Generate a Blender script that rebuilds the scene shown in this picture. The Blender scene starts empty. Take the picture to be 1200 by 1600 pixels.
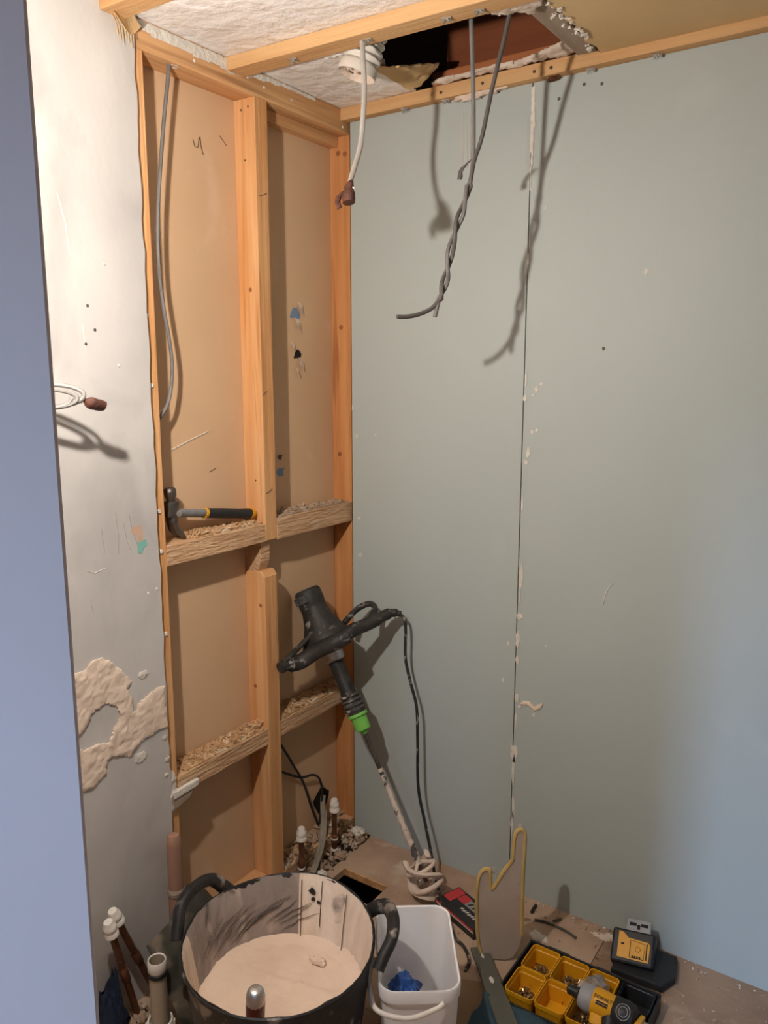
import bpy, bmesh, math, random
from mathutils import Vector, Matrix, noise
R = math.radians
V = Vector
scene = bpy.context.scene
COL = scene.collection

# ------------------------------------------------------------------ camera, light, exposure
cd = bpy.data.cameras.new('camera')
cd.sensor_fit = 'VERTICAL'; cd.sensor_height = 36.0; cd.lens = 27.9; cd.clip_start = 0.02
cam = bpy.data.objects.new('camera', cd); COL.objects.link(cam)
cam.location = (1.497, -2.03, 1.56)
cam.rotation_euler = (R(90 - 9.971), 0, R(34.118))
scene.camera = cam
w = bpy.data.worlds.new('world'); scene.world = w; w.use_nodes = True
w.node_tree.nodes['Background'].inputs[0].default_value = (0.55, 0.7, 1.0, 1)
w.node_tree.nodes['Background'].inputs[1].default_value = 0.1
scene.view_settings.view_transform = 'Standard'
scene.view_settings.look = 'None'
scene.view_settings.exposure = 0.0
scene.view_settings.gamma = 1.0
scene.view_settings.use_curve_mapping = False
LAMP_POS = (0.541, -1.469, 1.878)
LAMP_STRENGTH = 3800.0
LAMP_COLOR = (1.0, 0.91, 0.83)
LAMP_AIM = (-0.42, 0.85, -0.30)
# daylight through the landing window behind the camera
al = bpy.data.lights.new('window_daylight', 'AREA'); al.shape = 'RECTANGLE'
al.size = 0.26; al.size_y = 1.0; al.energy = 165; al.color = (0.38, 0.61, 1.0)
alo = bpy.data.objects.new('window_daylight', al); COL.objects.link(alo)
alo.location = (1.39, -4.60, 2.70); alo.rotation_euler = (R(90 - 22), 0, 0)

# ------------------------------------------------------------------ materials
MATS = {}
def mat(name, c1, c2=None, scale=8, rough=0.7, bump=0.0, bscale=None, stretch=(1, 1, 1), splash=None,
        metal=0.0, trans=0.0, emit=0.0, spec=0.4, detail=6, splash2=None, ior=1.45, lo=0.35, hi=0.65, sub=0.0, alpha=1.0):
    m = bpy.data.materials.new(name); m.use_nodes = True
    nt = m.node_tree; N = nt.nodes; L = nt.links
    b = N['Principled BSDF']
    b.inputs['Roughness'].default_value = rough; b.inputs['Metallic'].default_value = metal
    b.inputs['Specular IOR Level'].default_value = spec; b.inputs['IOR'].default_value = ior
    b.inputs['Transmission Weight'].default_value = trans
    b.inputs['Alpha'].default_value = alpha
    if sub: b.inputs['Subsurface Weight'].default_value = sub; b.inputs['Subsurface Radius'].default_value = (.02, .02, .02)
    tc = N.new('ShaderNodeTexCoord'); mp = N.new('ShaderNodeMapping')
    mp.inputs['Scale'].default_value = stretch
    L.new(tc.outputs['Object'], mp.inputs['Vector'])
    def nz(sc, det=detail, dist=0.0):
        n = N.new('ShaderNodeTexNoise'); n.inputs['Scale'].default_value = sc
        n.inputs['Detail'].default_value = det; n.inputs['Distortion'].default_value = dist
        L.new(mp.outputs[0], n.inputs['Vector']); return n
    def ramp(sock, a, c):
        r = N.new('ShaderNodeMapRange'); r.inputs['From Min'].default_value = a; r.inputs['From Max'].default_value = c
        L.new(sock, r.inputs['Value']); return r.outputs[0]
    c2 = c2 or c1
    mx = N.new('ShaderNodeMix'); mx.data_type = 'RGBA'
    mx.inputs['A'].default_value = (*c1, 1); mx.inputs['B'].default_value = (*c2, 1)
    n = nz(scale); L.new(ramp(n.outputs['Fac'], lo, hi), mx.inputs['Factor'])
    col = mx.outputs['Result']
    for sp in (splash, splash2):
        if sp:
            c3, sc, a, bb = sp
            n3 = nz(sc, 8, 0.6); m3 = N.new('ShaderNodeMix'); m3.data_type = 'RGBA'
            L.new(col, m3.inputs['A']); m3.inputs['B'].default_value = (*c3, 1)
            L.new(ramp(n3.outputs['Fac'], a, bb), m3.inputs['Factor']); col = m3.outputs['Result']
    L.new(col, b.inputs['Base Color'])
    if bump:
        bn = nz(bscale or scale * 2, 8); bp = N.new('ShaderNodeBump')
        bp.inputs['Strength'].default_value = bump; bp.inputs['Distance'].default_value = 0.01
        L.new(bn.outputs['Fac'], bp.inputs['Height']); L.new(bp.outputs[0], b.inputs['Normal'])
    if emit:
        b.inputs['Emission Color'].default_value = (*c1, 1); b.inputs['Emission Strength'].default_value = emit
    MATS[name] = m
    return m

def wood(name, c1, c2, axis, dark=(.25, .10, .03), dirt=None):
    st = [9.0, 9.0, 9.0]; st[axis] = 0.6
    return mat(name, c1, c2, scale=3.2, rough=0.75, bump=0.25, bscale=9, stretch=tuple(st), splash=(dark, 2.2, .68, .78), splash2=dirt, spec=.25)
OR1, OR2 = (.70, .40, .19), (.60, .285, .105)
mat('wood_z', OR1, OR2, 4.0, .72, .35, 9, (9, 9, .5), ((.34, .14, .045), 3.0, .58, .74), spec=.25)
mat('wood_end_bounce', (.60, .285, .11), (.50, .205, .068), 4.0, .72, .35, 9, (9, 9, .5), ((.30, .11, .035), 3.0, .60, .76), spec=.25)  # redder copy for the end stud, bounced light put into its colour
mat('wood_y', OR1, (.50, .26, .11), 4.0, .75, .3, 9, (9, .5, 9), ((.34, .17, .07), 3.0, .58, .76), spec=.25)
mat('wood_x', (.62, .38, .18), (.52, .285, .12), 3.2, .72, .25, 9, (.6, 9, 9), ((.35, .16, .06), 2.0, .68, .80), spec=.25)
mat('wood_rough', (.66, .43, .25), (.52, .30, .16), 5, .9, .8, 22, (6, 1, 6), ((.62, .46, .32), 5, .55, .75), spec=.2)
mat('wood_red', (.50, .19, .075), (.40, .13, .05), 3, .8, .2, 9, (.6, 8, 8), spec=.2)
mat('wood_red_shaded', (.26, .085, .035), (.20, .06, .025), 3, .85, .2, 9, (.6, 8, 8), spec=.2)  # shaded copy of wood_red for the joist recessed in the void
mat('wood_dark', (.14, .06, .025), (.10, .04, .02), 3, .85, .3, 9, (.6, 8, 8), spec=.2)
mat('wood_grey', (.36, .28, .21), (.27, .20, .15), 5, .9, .5, 12, (5, .8, 5), ((.5, .42, .34), 7, .58, .75), spec=.2)
mat('plaster_wall', (.58, .555, .525), (.44, .42, .40), 2.6, .55, .12, 30, (1, 1, .7), ((.33, .31, .295), 4.2, .50, .80), spec=.35)
mat('ceiling_plaster', (.90, .87, .84), (.80, .77, .74), 5, .28, 1.0, 26, (1, 1, 1), ((.82, .76, .68), 14, .55, .72), spec=.6)
mat('back_board', (.66, .445, .27), (.59, .39, .23), 2.0, .8, .03, 60, splash=((.66, .46, .30), 6, .62, .75), spec=.2)
mat('green_board', (.44, .485, .46), (.42, .465, .44), 1.6, .6, .02, 80, splash=((.46, .505, .48), 4, .62, .8), spec=.3)
mat('board_core', (.72, .60, .50), (.60, .48, .38), 20, .95, .5, 60)
mat('board_paper', (.66, .47, .25), (.58, .40, .20), 3, .85, .05, 40, spec=.2)
mat('fresh_plaster', (.76, .62, .50), (.68, .54, .43), 9, .8, .5, 35, (1, 1, 1), ((.76, .63, .52), 12, .58, .7), spec=.25)
mat('crust_mottled', (.72, .60, .48), (.60, .48, .38), 20, .85, .6, 60, splash=((.10, .085, .075), 26, .56, .62))
mat('white_filler', (.74, .70, .62), (.62, .57, .50), 30, .9, .5, 90)
mat('door_paint', (.88, .76, .72), (.84, .725, .685), 2, .45, .02, 20, spec=.4)
mat('hall_paint', (.25, .22, .20), (.19, .165, .15), 4, .9, .4, 30)
mat('landing_paint', (.80, .64, .50), (.76, .60, .47), 2, .7)
mat('floor_board', (.50, .36, .255), (.37, .25, .175), 5, .9, .35, 40, (1, 1, 1), ((.60, .48, .38), 7, .56, .72), splash2=((.18, .11, .07), 5.3, .64, .76), spec=.2)
mat('floor_brown', (.34, .225, .145), (.25, .16, .105), 6, .9, .35, 40, (1, 1, 1), ((.44, .32, .235), 8, .56, .72), splash2=((.17, .10, .065), 6.3, .58, .70), spec=.2)
mat('floor_void', (.012, .010, .008), (.02, .015, .01), 9, 1.0)  # near-black: the dark inside holes and underfloor put into the colour
mat('rubble', (.46, .34, .24), (.30, .20, .13), 30, .95, .6, 80, splash=((.5, .42, .34), 18, .55, .65))
mat('sawdust', (.62, .40, .22), (.46, .27, .13), 60, .95, .8, 160, splash=((.72, .56, .38), 45, .55, .65), spec=.15)
mat('shaving', (.70, .48, .27), (.58, .36, .18), 30, .9, spec=.15)
mat('tub_rubber', (.016, .016, .017), (.03, .028, .027), 14, .5, .2, 60, (1, 1, 1), ((.42, .36, .31), 13, .60, .70), spec=.4)
mat('plaster_lining', (.78, .63, .50), (.70, .56, .44), 12, .85, .7, 40, (1, 1, .35), ((.84, .71, .58), 9, .55, .7), splash2=((.16, .13, .12), 15, .66, .74))
mat('plaster_grey', (.38, .32, .29), (.27, .225, .205), 8, .85, .7, 40, (1, 1, .45), ((.55, .45, .38), 13, .52, .66), splash2=((.09, .075, .07), 17, .62, .72))
mat('wet_plaster', (.80, .63, .49), (.73, .56, .43), 9, .6, .6, 30, spec=.3)
mat('white_plastic', (.93, .91, .91), (.90, .88, .88), 5, .42, .02, 40, spec=.4, sub=.25)
mat('white_gloss', (.80, .75, .68), (.76, .70, .63), 9, .35, spec=.5)
mat('black_plastic', (.018, .018, .018), (.042, .037, .033), 22, .55, .2, 70, splash=((.26, .23, .20), 30, .61, .70), spec=.4)
mat('black_clean', (.016, .017, .018), (.022, .023, .024), 30, .45, .05, 60, spec=.4)
mat('grey_dusty', (.10, .095, .09), (.05, .048, .046), 40, .7, .3, 90, splash=((.45, .42, .38), 40, .55, .66))
mat('silver', (.62, .60, .57), (.5, .48, .45), 40, .35, .05, 90, metal=.85)
mat('steel_dark', (.10, .09, .085), (.16, .14, .12), 40, .45, .2, 90, metal=.8, splash=((.22, .12, .07), 25, .6, .72))
mat('grey_fibre', (.17, .17, .175), (.22, .22, .22), 30, .5, .1, 90)
mat('green_plastic', (.20, .55, .10), (.18, .50, .09), 9, .4)
mat('yellow_plastic', (.74, .36, .012), (.70, .33, .010), 9, .38, spec=.45)
mat('yellow_trim', (.62, .44, .17), (.52, .35, .12), 20, .4, .2, 60, spec=.5)
mat('cable_grey', (.17, .16, .15), (.13, .125, .12), 20, .5)
mat('conduit_grey', (.33, .29, .23), (.24, .21, .165), 20, .7)
mat('coil_grey', (.31, .295, .27), (.25, .235, .22), 20, .5)
mat('cable_dark', (.085, .075, .068), (.11, .10, .09), 20, .55)
mat('cable_white', (.42, .39, .355), (.36, .335, .30), 20, .45)
mat('cable_black', (.015, .015, .015), (.025, .024, .023), 30, .5)
mat('cord_dusty', (.018, .017, .016), (.03, .028, .026), 30, .5, splash=((.42, .36, .30), 26, .60, .66))
mat('tape_brown', (.13, .045, .028), (.06, .025, .018), 30, .6, .6, 60)
mat('copper', (.20, .085, .045), (.11, .05, .03), 18, .5, .3, 60, metal=.55, splash=((.38, .30, .24), 18, .62, .72))
mat('clay_pole', (.36, .20, .14), (.29, .16, .11), 9, .75, .2, 40, (1, 1, .2))
mat('waste_pipe', (.44, .37, .28), (.38, .31, .23), 9, .5, .1, 40)
mat('duct_white', (.74, .70, .62), (.66, .61, .54), 12, .5, .2, 50)
mat('blue_glove', (.02, .09, .34), (.015, .065, .26), 14, .35, .2, 40, spec=.5)
mat('blue_cloth', (.035, .075, .10), (.025, .05, .07), 9, .7, .5, 60, splash=((.16, .17, .17), 22, .64, .76))
mat('navy_cloth', (.010, .018, .040), (.014, .024, .05), 9, .8, .4, 50)
mat('dark_sheet', (.055, .05, .038), (.03, .03, .022), 6, .5, .7, 18, splash=((.20, .15, .11), 9, .56, .72))
mat('cardboard', (.36, .245, .15), (.30, .20, .12), 6, .9, .2, 40)
mat('box_black', (.02, .02, .022), (.025, .025, .026), 9, .4)
mat('box_red', (.52, .045, .05), (.48, .04, .045), 9, .4)
mat('box_white', (.66, .62, .58), (.6, .56, .52), 9, .4)
mat('level_metal', (.135, .135, .11), (.115, .115, .095), 5, .55, .05, 60, metal=.15, splash=((.5, .48, .44), 12, .70, .74))
mat('clear_sheet', (.68, .58, .50), (.60, .48, .39), 7, .3, .15, 30, trans=.4, spec=.5, splash=((.42, .30, .20), 6, .56, .72))
mat('clear_film', (.85, .84, .80), (.8, .78, .74), 7, .22, .6, 45, trans=.75, spec=.6)
mat('screw_metal', (.48, .34, .16), (.30, .20, .10), 80, .3, metal=.9)
mat('stroke_dark', (.10, .082, .075), (.06, .05, .045), 40, .8); mat('ink_black', (.012, .012, .012)); mat('ink_line', (.10, .06, .04))
mat('knot_brown', (.26, .09, .03), (.34, .13, .05), 60, .8)
mat('grille_grey', (.30, .29, .27), (.25, .24, .22), 20, .5)
mat('bracket_grey', (.36, .36, .38), (.30, .30, .32), 20, .45, .1, 60)
mat('turquoise_paint', (.18, .42, .36), (.22, .48, .42), 20, .6)
mat('pink_board', (.56, .37, .26), (.52, .34, .24), 20, .9)
mat('blue_paint', (.16, .24, .34), (.2, .28, .38), 20, .8)
mat('red_handle', (.12, .016, .016), (.08, .012, .012), 20, .35, .2, 60)
mat('glass', (.9, .95, 1), rough=.05, trans=1.0)
mat('lamp_glow', LAMP_COLOR, emit=LAMP_STRENGTH)

# ------------------------------------------------------------------ mesh helpers
class MB:
    def __init__(s): s.v = []; s.f = []
    def add(s, vs, fs):
        o = len(s.v); s.v += [V(p) for p in vs]; s.f += [tuple(i + o for i in f) for f in fs]; return s
    def box(s, a, b):
        x0, y0, z0 = a; x1, y1, z1 = b
        return s.add([(x0, y0, z0), (x1, y0, z0), (x1, y1, z0), (x0, y1, z0), (x0, y0, z1), (x1, y0, z1), (x1, y1, z1), (x0, y1, z1)],
                     [(0, 3, 2, 1), (4, 5, 6, 7), (0, 1, 5, 4), (1, 2, 6, 5), (2, 3, 7, 6), (3, 0, 4, 7)])
    def obox(s, c, ax, ay, az):
        c, ax, ay, az = V(c), V(ax), V(ay), V(az)
        q = [c + i * ax + j * ay + k * az for k in (-1, 1) for i, j in ((-1, -1), (1, -1), (1, 1), (-1, 1))]
        return s.add(q, [(0, 3, 2, 1), (4, 5, 6, 7), (0, 1, 5, 4), (1, 2, 6, 5), (2, 3, 7, 6), (3, 0, 4, 7)])
    def tube(s, path, r, n=10, caps=True, flat=1.0):
        P = [V(p) for p in path]; k = len(P)
        rs = r if isinstance(r, (list, tuple)) else [r] * k
        rings = []; up = None
        for i in range(k):
            t = (P[min(i + 1, k - 1)] - P[max(i - 1, 0)]).normalized()
            if up is None:
                up = t.orthogonal().normalized()
            up = (up - t * up.dot(t))
            up = up.normalized() if up.length > 1e-6 else t.orthogonal().normalized()
            sd = t.cross(up)
            rings.append([P[i] + rs[i] * (math.cos(a) * up + flat * math.sin(a) * sd) for a in [2 * math.pi * j / n for j in range(n)]])
        vs = [p for q in rings for p in q]; fs = []
        for i in range(k - 1):
            for j in range(n):
                a = i * n + j; b = i * n + (j + 1) % n
                fs.append((a, b, b + n, a + n))
        if caps: fs += [tuple(range(n))[::-1], tuple((k - 1) * n + j for j in range(n))]
        return s.add(vs, fs)
    def lathe(s, prof, o=(0, 0, 0), d=(0, 0, 1), n=24, close=False, a0=0, a1=2 * math.pi, fn=None):
        o = V(o); d = V(d).normalized(); u = d.orthogonal().normalized() if abs(d.z) < .999 else V((1, 0, 0)); w_ = d.cross(u)
        full = abs(a1 - a0 - 2 * math.pi) < 1e-6; m = n if full else n + 1
        vs = []
        for (r, h) in prof:
            for j in range(m):
                a = a0 + (a1 - a0) * j / n
                rr, hh = (r, h) if fn is None else fn(r, h, a)
                vs.append(o + d * hh + rr * (math.cos(a) * u + math.sin(a) * w_))
        fs = []
        for i in range(len(prof) - 1):
            for j in range(n):
                a = i * m + j; b = i * m + (j + 1) % m
                fs.append((a, b, b + m, a + m))
        if close and full:
            fs += [tuple(range(m))[::-1], tuple((len(prof) - 1) * m + j for j in range(m))]
        return s.add(vs, fs)
    def prism(s, poly, ext):
        ext = V(ext); P = [V(p) for p in poly]; n = len(P)
        s.add(P + [p + ext for p in P], [tuple(range(n))[::-1], tuple(range(n, 2 * n))] + [(i, (i + 1) % n, (i + 1) % n + n, i + n) for i in range(n)])
        return s
    def grid(s, fn, nu, nv, thick=None):
        vs = [V(fn(i / nu, j / nv)) for i in range(nu + 1) for j in range(nv + 1)]
        fs = [(i * (nv + 1) + j, (i + 1) * (nv + 1) + j, (i + 1) * (nv + 1) + j + 1, i * (nv + 1) + j + 1) for i in range(nu) for j in range(nv)]
        return s.add(vs, fs)
    def build(s, name, m, parent=None, label=None, cat=None, group=None, kind=None, smooth=False, bevel=0, solid=0, sub=0):
        if parent is not None: org = V(parent['_o'])
        else:
            mn = [min(p[i] for p in s.v) for i in range(3)]; mx = [max(p[i] for p in s.v) for i in range(3)]
            org = V(((mn[0] + mx[0]) / 2, (mn[1] + mx[1]) / 2, mn[2]))
        me = bpy.data.meshes.new(name)
        me.from_pydata([p - org for p in s.v], [], s.f); 
        bm = bmesh.new(); bm.from_mesh(me); bmesh.ops.recalc_face_normals(bm, faces=bm.faces); bm.to_mesh(me); bm.free()
        me.materials.append(MATS[m])
        if smooth:
            me.shade_smooth()
        o = bpy.data.objects.new(name, me); COL.objects.link(o); o['_o'] = tuple(org)
        if parent is not None: o.parent = parent
        else: o.location = org
        if bevel:
            bv = o.modifiers.new('bevel', 'BEVEL'); bv.width = bevel; bv.segments = 2; bv.limit_method = 'ANGLE'; bv.angle_limit = R(40)
        if solid:
            sd = o.modifiers.new('solid', 'SOLIDIFY'); sd.thickness = solid; sd.offset = 0
        if sub:
            sb = o.modifiers.new('sub', 'SUBSURF'); sb.levels = sub; sb.render_levels = sub
        if smooth and not sub:
            try:
                es = o.modifiers.new('split', 'EDGE_SPLIT'); es.split_angle = R(45)
            except Exception: pass
        tag(o, label, cat, group, kind)
        return o
def tag(o, label=None, cat=None, group=None, kind=None):
    if label: o['label'] = label
    if cat: o['category'] = cat
    if group: o['group'] = group
    if kind: o['kind'] = kind
    return o
def thing(name, loc, label, cat=None, group=None, kind=None):
    o = bpy.data.objects.new(name, None); o.empty_display_size = .05; COL.objects.link(o)
    o.location = loc; o['_o'] = tuple(loc); return tag(o, label, cat, group, kind)
def jag(p0, p1, n, amp, seed, skip_ends=True):
    rnd = random.Random(seed); p0, p1 = V(p0), V(p1); d = (p1 - p0); nrm = V((-d.y, d.x)).normalized() if len(d) == 2 else None
    out = []
    for i in range(n + 1):
        p = p0 + d * (i / n)
        if 0 < i < n: p = p + nrm * rnd.uniform(-amp, amp)
        out.append(p)
    return out
def spline(pts, n=8):
    P = [V(p) for p in pts]; P = [2 * P[0] - P[1]] + P + [2 * P[-1] - P[-2]]; out = []
    for i in range(1, len(P) - 2):
        a, b, c, d = P[i - 1:i + 3]
        for k in range(n):
            t = k / n
            out.append(0.5 * ((2 * b) + (c - a) * t + (2 * a - 5 * b + 4 * c - d) * t * t + (3 * b - a - 3 * c + d) * t ** 3))
    out.append(P[-2]); return out
def inside(x, y, poly):
    c = False; n = len(poly)
    for i in range(n):
        x1, y1 = poly[i][0], poly[i][1]; x2, y2 = poly[(i + 1) % n][0], poly[(i + 1) % n][1]
        if (y1 > y) != (y2 > y) and x < (x2 - x1) * (y - y1) / (y2 - y1) + x1: c = not c
    return c
def crust(poly, fn, th, res, seed, rough=.5, ridge=None):
    """raised irregular coat over a 2-D outline; fn(u, v, h) -> world point"""
    us = [p[0] for p in poly]; vs_ = [p[1] for p in poly]; m = MB()
    nu = int((max(us) - min(us)) / res) + 3; nv = int((max(vs_) - min(vs_)) / res) + 3
    u0, v0 = min(us) - res, min(vs_) - res
    ok = [[inside(u0 + (i + .5) * res, v0 + (j + .5) * res, poly) for j in range(nv)] for i in range(nu)]
    idx = {}; vs = []; fs = []
    def vert(i, j, top):
        k = (i, j, top)
        if k not in idx:
            u, v = u0 + i * res, v0 + j * res
            nb = sum(1 for a in (i - 1, i) for b in (j - 1, j) if 0 <= a < nu and 0 <= b < nv and ok[a][b])
            q = V((u / .03, v / .03, seed * 3.1))
            h = th * (1 + rough * noise.noise(q) + rough * .6 * noise.noise(q * 3)) if top else 0.0
            if top and nb < 4: h *= .75
            du = noise.noise(V((u * 90, v * 90, seed))) * res * .7; dv = noise.noise(V((u * 90, v * 90, seed + 9))) * res * .7
            idx[k] = len(vs); vs.append(fn(u + du, v + dv, max(h, .0004 if top else 0)))
        return idx[k]
    for i in range(nu):
        for j in range(nv):
            if not ok[i][j]: continue
            fs.append((vert(i, j, 1), vert(i + 1, j, 1), vert(i + 1, j + 1, 1), vert(i, j + 1, 1)))
            for (a, b, e) in ((i - 1, j, ((i, j), (i, j + 1))), (i + 1, j, ((i + 1, j), (i + 1, j + 1))), (i, j - 1, ((i, j), (i + 1, j))), (i, j + 1, ((i, j + 1), (i + 1, j + 1)))):
                if not (0 <= a < nu and 0 <= b < nv and ok[a][b]):
                    (p, q) = e; fs.append((vert(*p, 1), vert(*q, 1), vert(*q, 0), vert(*p, 0)))
    return m.add(vs, fs)
def chips(n, place, size, seed, flat=.35, m=None):
    rnd = random.Random(seed); m = m or MB()
    for _ in range(n):
        c = V(place(rnd)); s = rnd.uniform(*size)
        a = V((rnd.gauss(0, 1), rnd.gauss(0, 1), rnd.gauss(0, .35))).normalized()
        b = a.orthogonal().normalized(); cc = a.cross(b)
        b, cc = (b, cc) if abs(cc.z) > abs(b.z) else (cc, b)
        m.obox(c, a * s * rnd.uniform(.6, 1.6), b * s * rnd.uniform(.3, .8), cc * s * flat * rnd.uniform(.4, 1))
    return m
def blob(c, rad, seed, nseg=10, amp=.3, squash=(1, 1, 1)):
    m = MB(); vs = []; fs = []; c = V(c)
    for i in range(nseg + 1):
        th = math.pi * i / nseg
        for j in range(nseg * 2):
            ph = math.pi * j / nseg
            d = V((math.sin(th) * math.cos(ph), math.sin(th) * math.sin(ph), math.cos(th)))
            k = 1 + amp * noise.noise(d * 2.2 + V((seed * 7.3, 0, 0))) + amp * .5 * noise.noise(d * 5 + V((seed, 3, 0)))
            vs.append(c + V((d.x * squash[0], d.y * squash[1], d.z * squash[2])) * rad * k)
    w2 = nseg * 2
    for i in range(nseg):
        for j in range(w2):
            fs.append((i * w2 + j, i * w2 + (j + 1) % w2, (i + 1) * w2 + (j + 1) % w2, (i + 1) * w2 + j))
    return m.add(vs, fs)
def ngon_text(body, size, mat_, parent, M, name='lettering', ext=.0004):
    cu = bpy.data.curves.new(name, 'FONT'); cu.body = body; cu.size = size; cu.extrude = ext
    cu.align_x = 'CENTER'; cu.align_y = 'CENTER'
    t = bpy.data.objects.new(name, cu); COL.objects.link(t)
    bpy.context.view_layer.update()
    me = bpy.data.meshes.new_from_object(t.evaluated_get(bpy.context.evaluated_depsgraph_get()))
    COL.objects.unlink(t); bpy.data.objects.remove(t)
    me.transform(M); me.transform(Matrix.Translation(-V(parent['_o'])))
    me.materials.clear(); me.materials.append(MATS[mat_])
    o = bpy.data.objects.new(name, me); COL.objects.link(o); o.parent = parent; o['_o'] = parent['_o']; return o

# ================================================================== SETTING
S = 'structure'
XR, YF, ZC = 1.95, -2.60, 2.325      # right wall, door wall, ceiling height
# ---- floor
fl = thing('floor', (0.9, -1.3, 0), 'dusty brown chipboard floor with a square hatch cut near the corner', kind=S)
HX0, HX1, HY0, HY1 = .103, .268, -.298, -.195
for (a, b) in (((.07, HY1, -.022), (.898, 0.0, 0)), ((.07, HY0, -.022), (HX0, HY1, 0)), ((HX1, HY0, -.022), (.898, HY1, 0)),
               ((.07, -.62, -.022), (.898, HY0, 0)), ((0.0, -1.35, -.022), (XR, -.622, 0)), ((0, -2.7, -.022), (XR, -1.352, 0))):
    MB().box(a, b).build('floor_sheet', 'floor_board', fl)
MB().box((.900, -.62, -.022), (XR, 0.0, 0)).build('floor_sheet', 'floor_brown', fl)  # browner sheet, darkened further to hold down the daylight on it
MB().box((-.02, -.622, -.06), (.07, 0.01, -.035)).build('floor_joist', 'wood_grey', fl)
lp = MB()
for k, (a, b) in enumerate((((HX0 - .001, HY1 - .006, -.02), (HX1, HY1 - .0005, .0015)),)):
    lp.box(a, b)
lp.build('hatch_edge', 'wood_y', fl)
MB().box((-.3, -2.9, -.30), (XR + .1, .2, -.28)).build('subfloor', 'floor_void', fl)
MB().box((HX0 - .05, HY0 - .12, -.19), (HX1 + .1, HY0 - .06, -.03)).build('joist', 'wood_dark', fl)
# ---- left wall : timber studs, boards, lining of the next room
wl = thing('wall_left', (-.05, -.9, 0), 'stripped stud wall with bare orange timbers beside old white plaster', kind=S)
rnd = random.Random(5)
edge = []
z = 2.335
while z > 0.0:
    edge.append((-.787 + rnd.uniform(-.0026, .0026), z)); z -= rnd.uniform(.018, .05)
edge.append((-.785, 0.0))
poly = [(0, YF, 0), (0, YF, 2.335)] + [(0, y, zz) for y, zz in edge]
MB().prism(poly, (-.0125, 0, 0)).build('plaster_board', 'plaster_wall', wl)
MB().box((-.10, YF, -.3), (-.0876, .0555, 2.40)).build('lining_board', 'back_board', wl)
def timber(name, a, b, m, bevel=.002, parent=wl): return MB().box(a, b).build(name, m, parent, bevel=bevel)
timber('stud', (-.0875, -.803, 0), (-.0126, -.754, 2.262), 'wood_z')
# middle stud: upper length, notched neck at mid height, lower length
ms = MB(); ms.box((-.0875, -.398, 1.09), (-.0126, -.350, 2.262)); ms.box((-.0875, -.398, 1.075), (-.030, -.368, 1.09))
ms.build('stud', 'wood_z', wl, bevel=.002)
ns = MB(); ns.prism([(-.0875, -.404, .99), (-.045, -.404, .99), (-.028, -.404, 1.03), (-.026, -.404, 1.09), (-.0875, -.404, 1.09)], (0, .036, 0))
ns.build('stud_neck', 'wood_rough', wl)
ms = MB(); ms.prism([(-.0875, -.408, 0), (-.0126, -.408, 0), (-.0126, -.408, .985), (-.026, -.408, 1.002), (-.0875, -.408, .995)], (0, .055, 0))
ms.build('stud', 'wood_z', wl, bevel=.003)
timber('stud', (-.0875, .0126, 0), (-.0126, .055, 2.262), 'wood_end_bounce')
timber('top_plate', (-.0875, -.803, 2.262), (-.0126, .03, 2.322), 'wood_y')
timber('plate_packer', (-.0875, -.350, 2.232), (-.055, .0125, 2.2619), 'wood_y')
timber('top_plate_upper', (-.0875, -2.5, 2.3225), (-.0135, .03, 2.36), 'wood_y')
timber('sole_plate', (-.0875, -.754, 0), (-.0126, -.408, .045), 'wood_y')
timber('sole_plate', (-.0875, -.353, -.02), (-.0126, .0125, .035), 'wood_rough')
timber('noggin', (-.0874, -.7535, 1.088), (-.0128, -.3985, 1.140), 'wood_rough')
timber('noggin', (-.0874, -.3495, 1.086), (-.0110, .0124, 1.148), 'wood_rough')
timber('noggin', (-.0874, -.7535, .478), (-.0130, -.4085, .528), 'wood_rough')
timber('noggin', (-.0874, -.3525, .480), (-.0150, .0124, .530), 'wood_rough')
# other studs hidden behind the old plaster
for y in (-1.2, -1.6, -2.0, -2.4): timber('stud', (-.0875, y - .024, 0), (-.0126, y + .024, 2.322), 'wood_z')
# nail heads, screw heads and dowel bits
def dot(parent, c, nrm, r, m, name='screw_head', h=.002):
    MB().lathe([(0.0001, h), (r * .7, h), (r, h * .4), (r, -.001)], c, nrm, 10).build(name, m, parent, smooth=True)
for (y, zz) in ((-.897, 1.79), (-.873, 1.575), (-.945, 1.70), (-.955, 1.62), (-.826, 1.04), (-.80, 1.045), (-.93, 1.65)): dot(wl, (0, y, zz), (1, 0, 0), .0035, 'white_filler' if y > -.9 else 'steel_dark')
for (y, zz) in ((-.78, 1.69), (-.776, 1.53), (-.772, 1.23), (-.772, 1.13), (-.77, .92)): dot(wl, (-.0126, y, zz), (1, 0, 0), .006, 'white_filler', 'filler_dab', .004)
for (x, zz) in ((-.06, 2.235), (-.035, 2.24), (-.05, 2.11), (-.045, 1.26)): dot(wl, (x, -.398, zz), (0, -1, 0), .0028, 'ink_line', 'nail_head')
for (x, zz) in ((-.055, 2.215), (-.03, 2.21), (-.05, 1.70), (-.06, 1.30), (-.04, .72)): dot(wl, (x, .0126, zz), (0, -1, 0), .008, 'knot_brown', 'knot', .0006)
for (x, zz, s_) in ((-.03, 1.13, .007), (-.045, 1.78, .006), (-.03, .90, .006), (-.06, .65, .006)): dot(wl, (x, -.398 if zz > 1.09 else -.408, zz), (0, -1, 0), s_, 'knot_brown', 'knot', .0006)
for (y, zz, w_) in ((-.372, 2.02, .016), (-.378, 1.225, .014), (-.385, 1.50, .008)): MB().tube([(-.0122, y - w_, zz), (-.0120, y, zz + .004), (-.0122, y + w_ * .8, zz + .010)], .0012, 5).build('crack', 'ink_line', wl)
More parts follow.
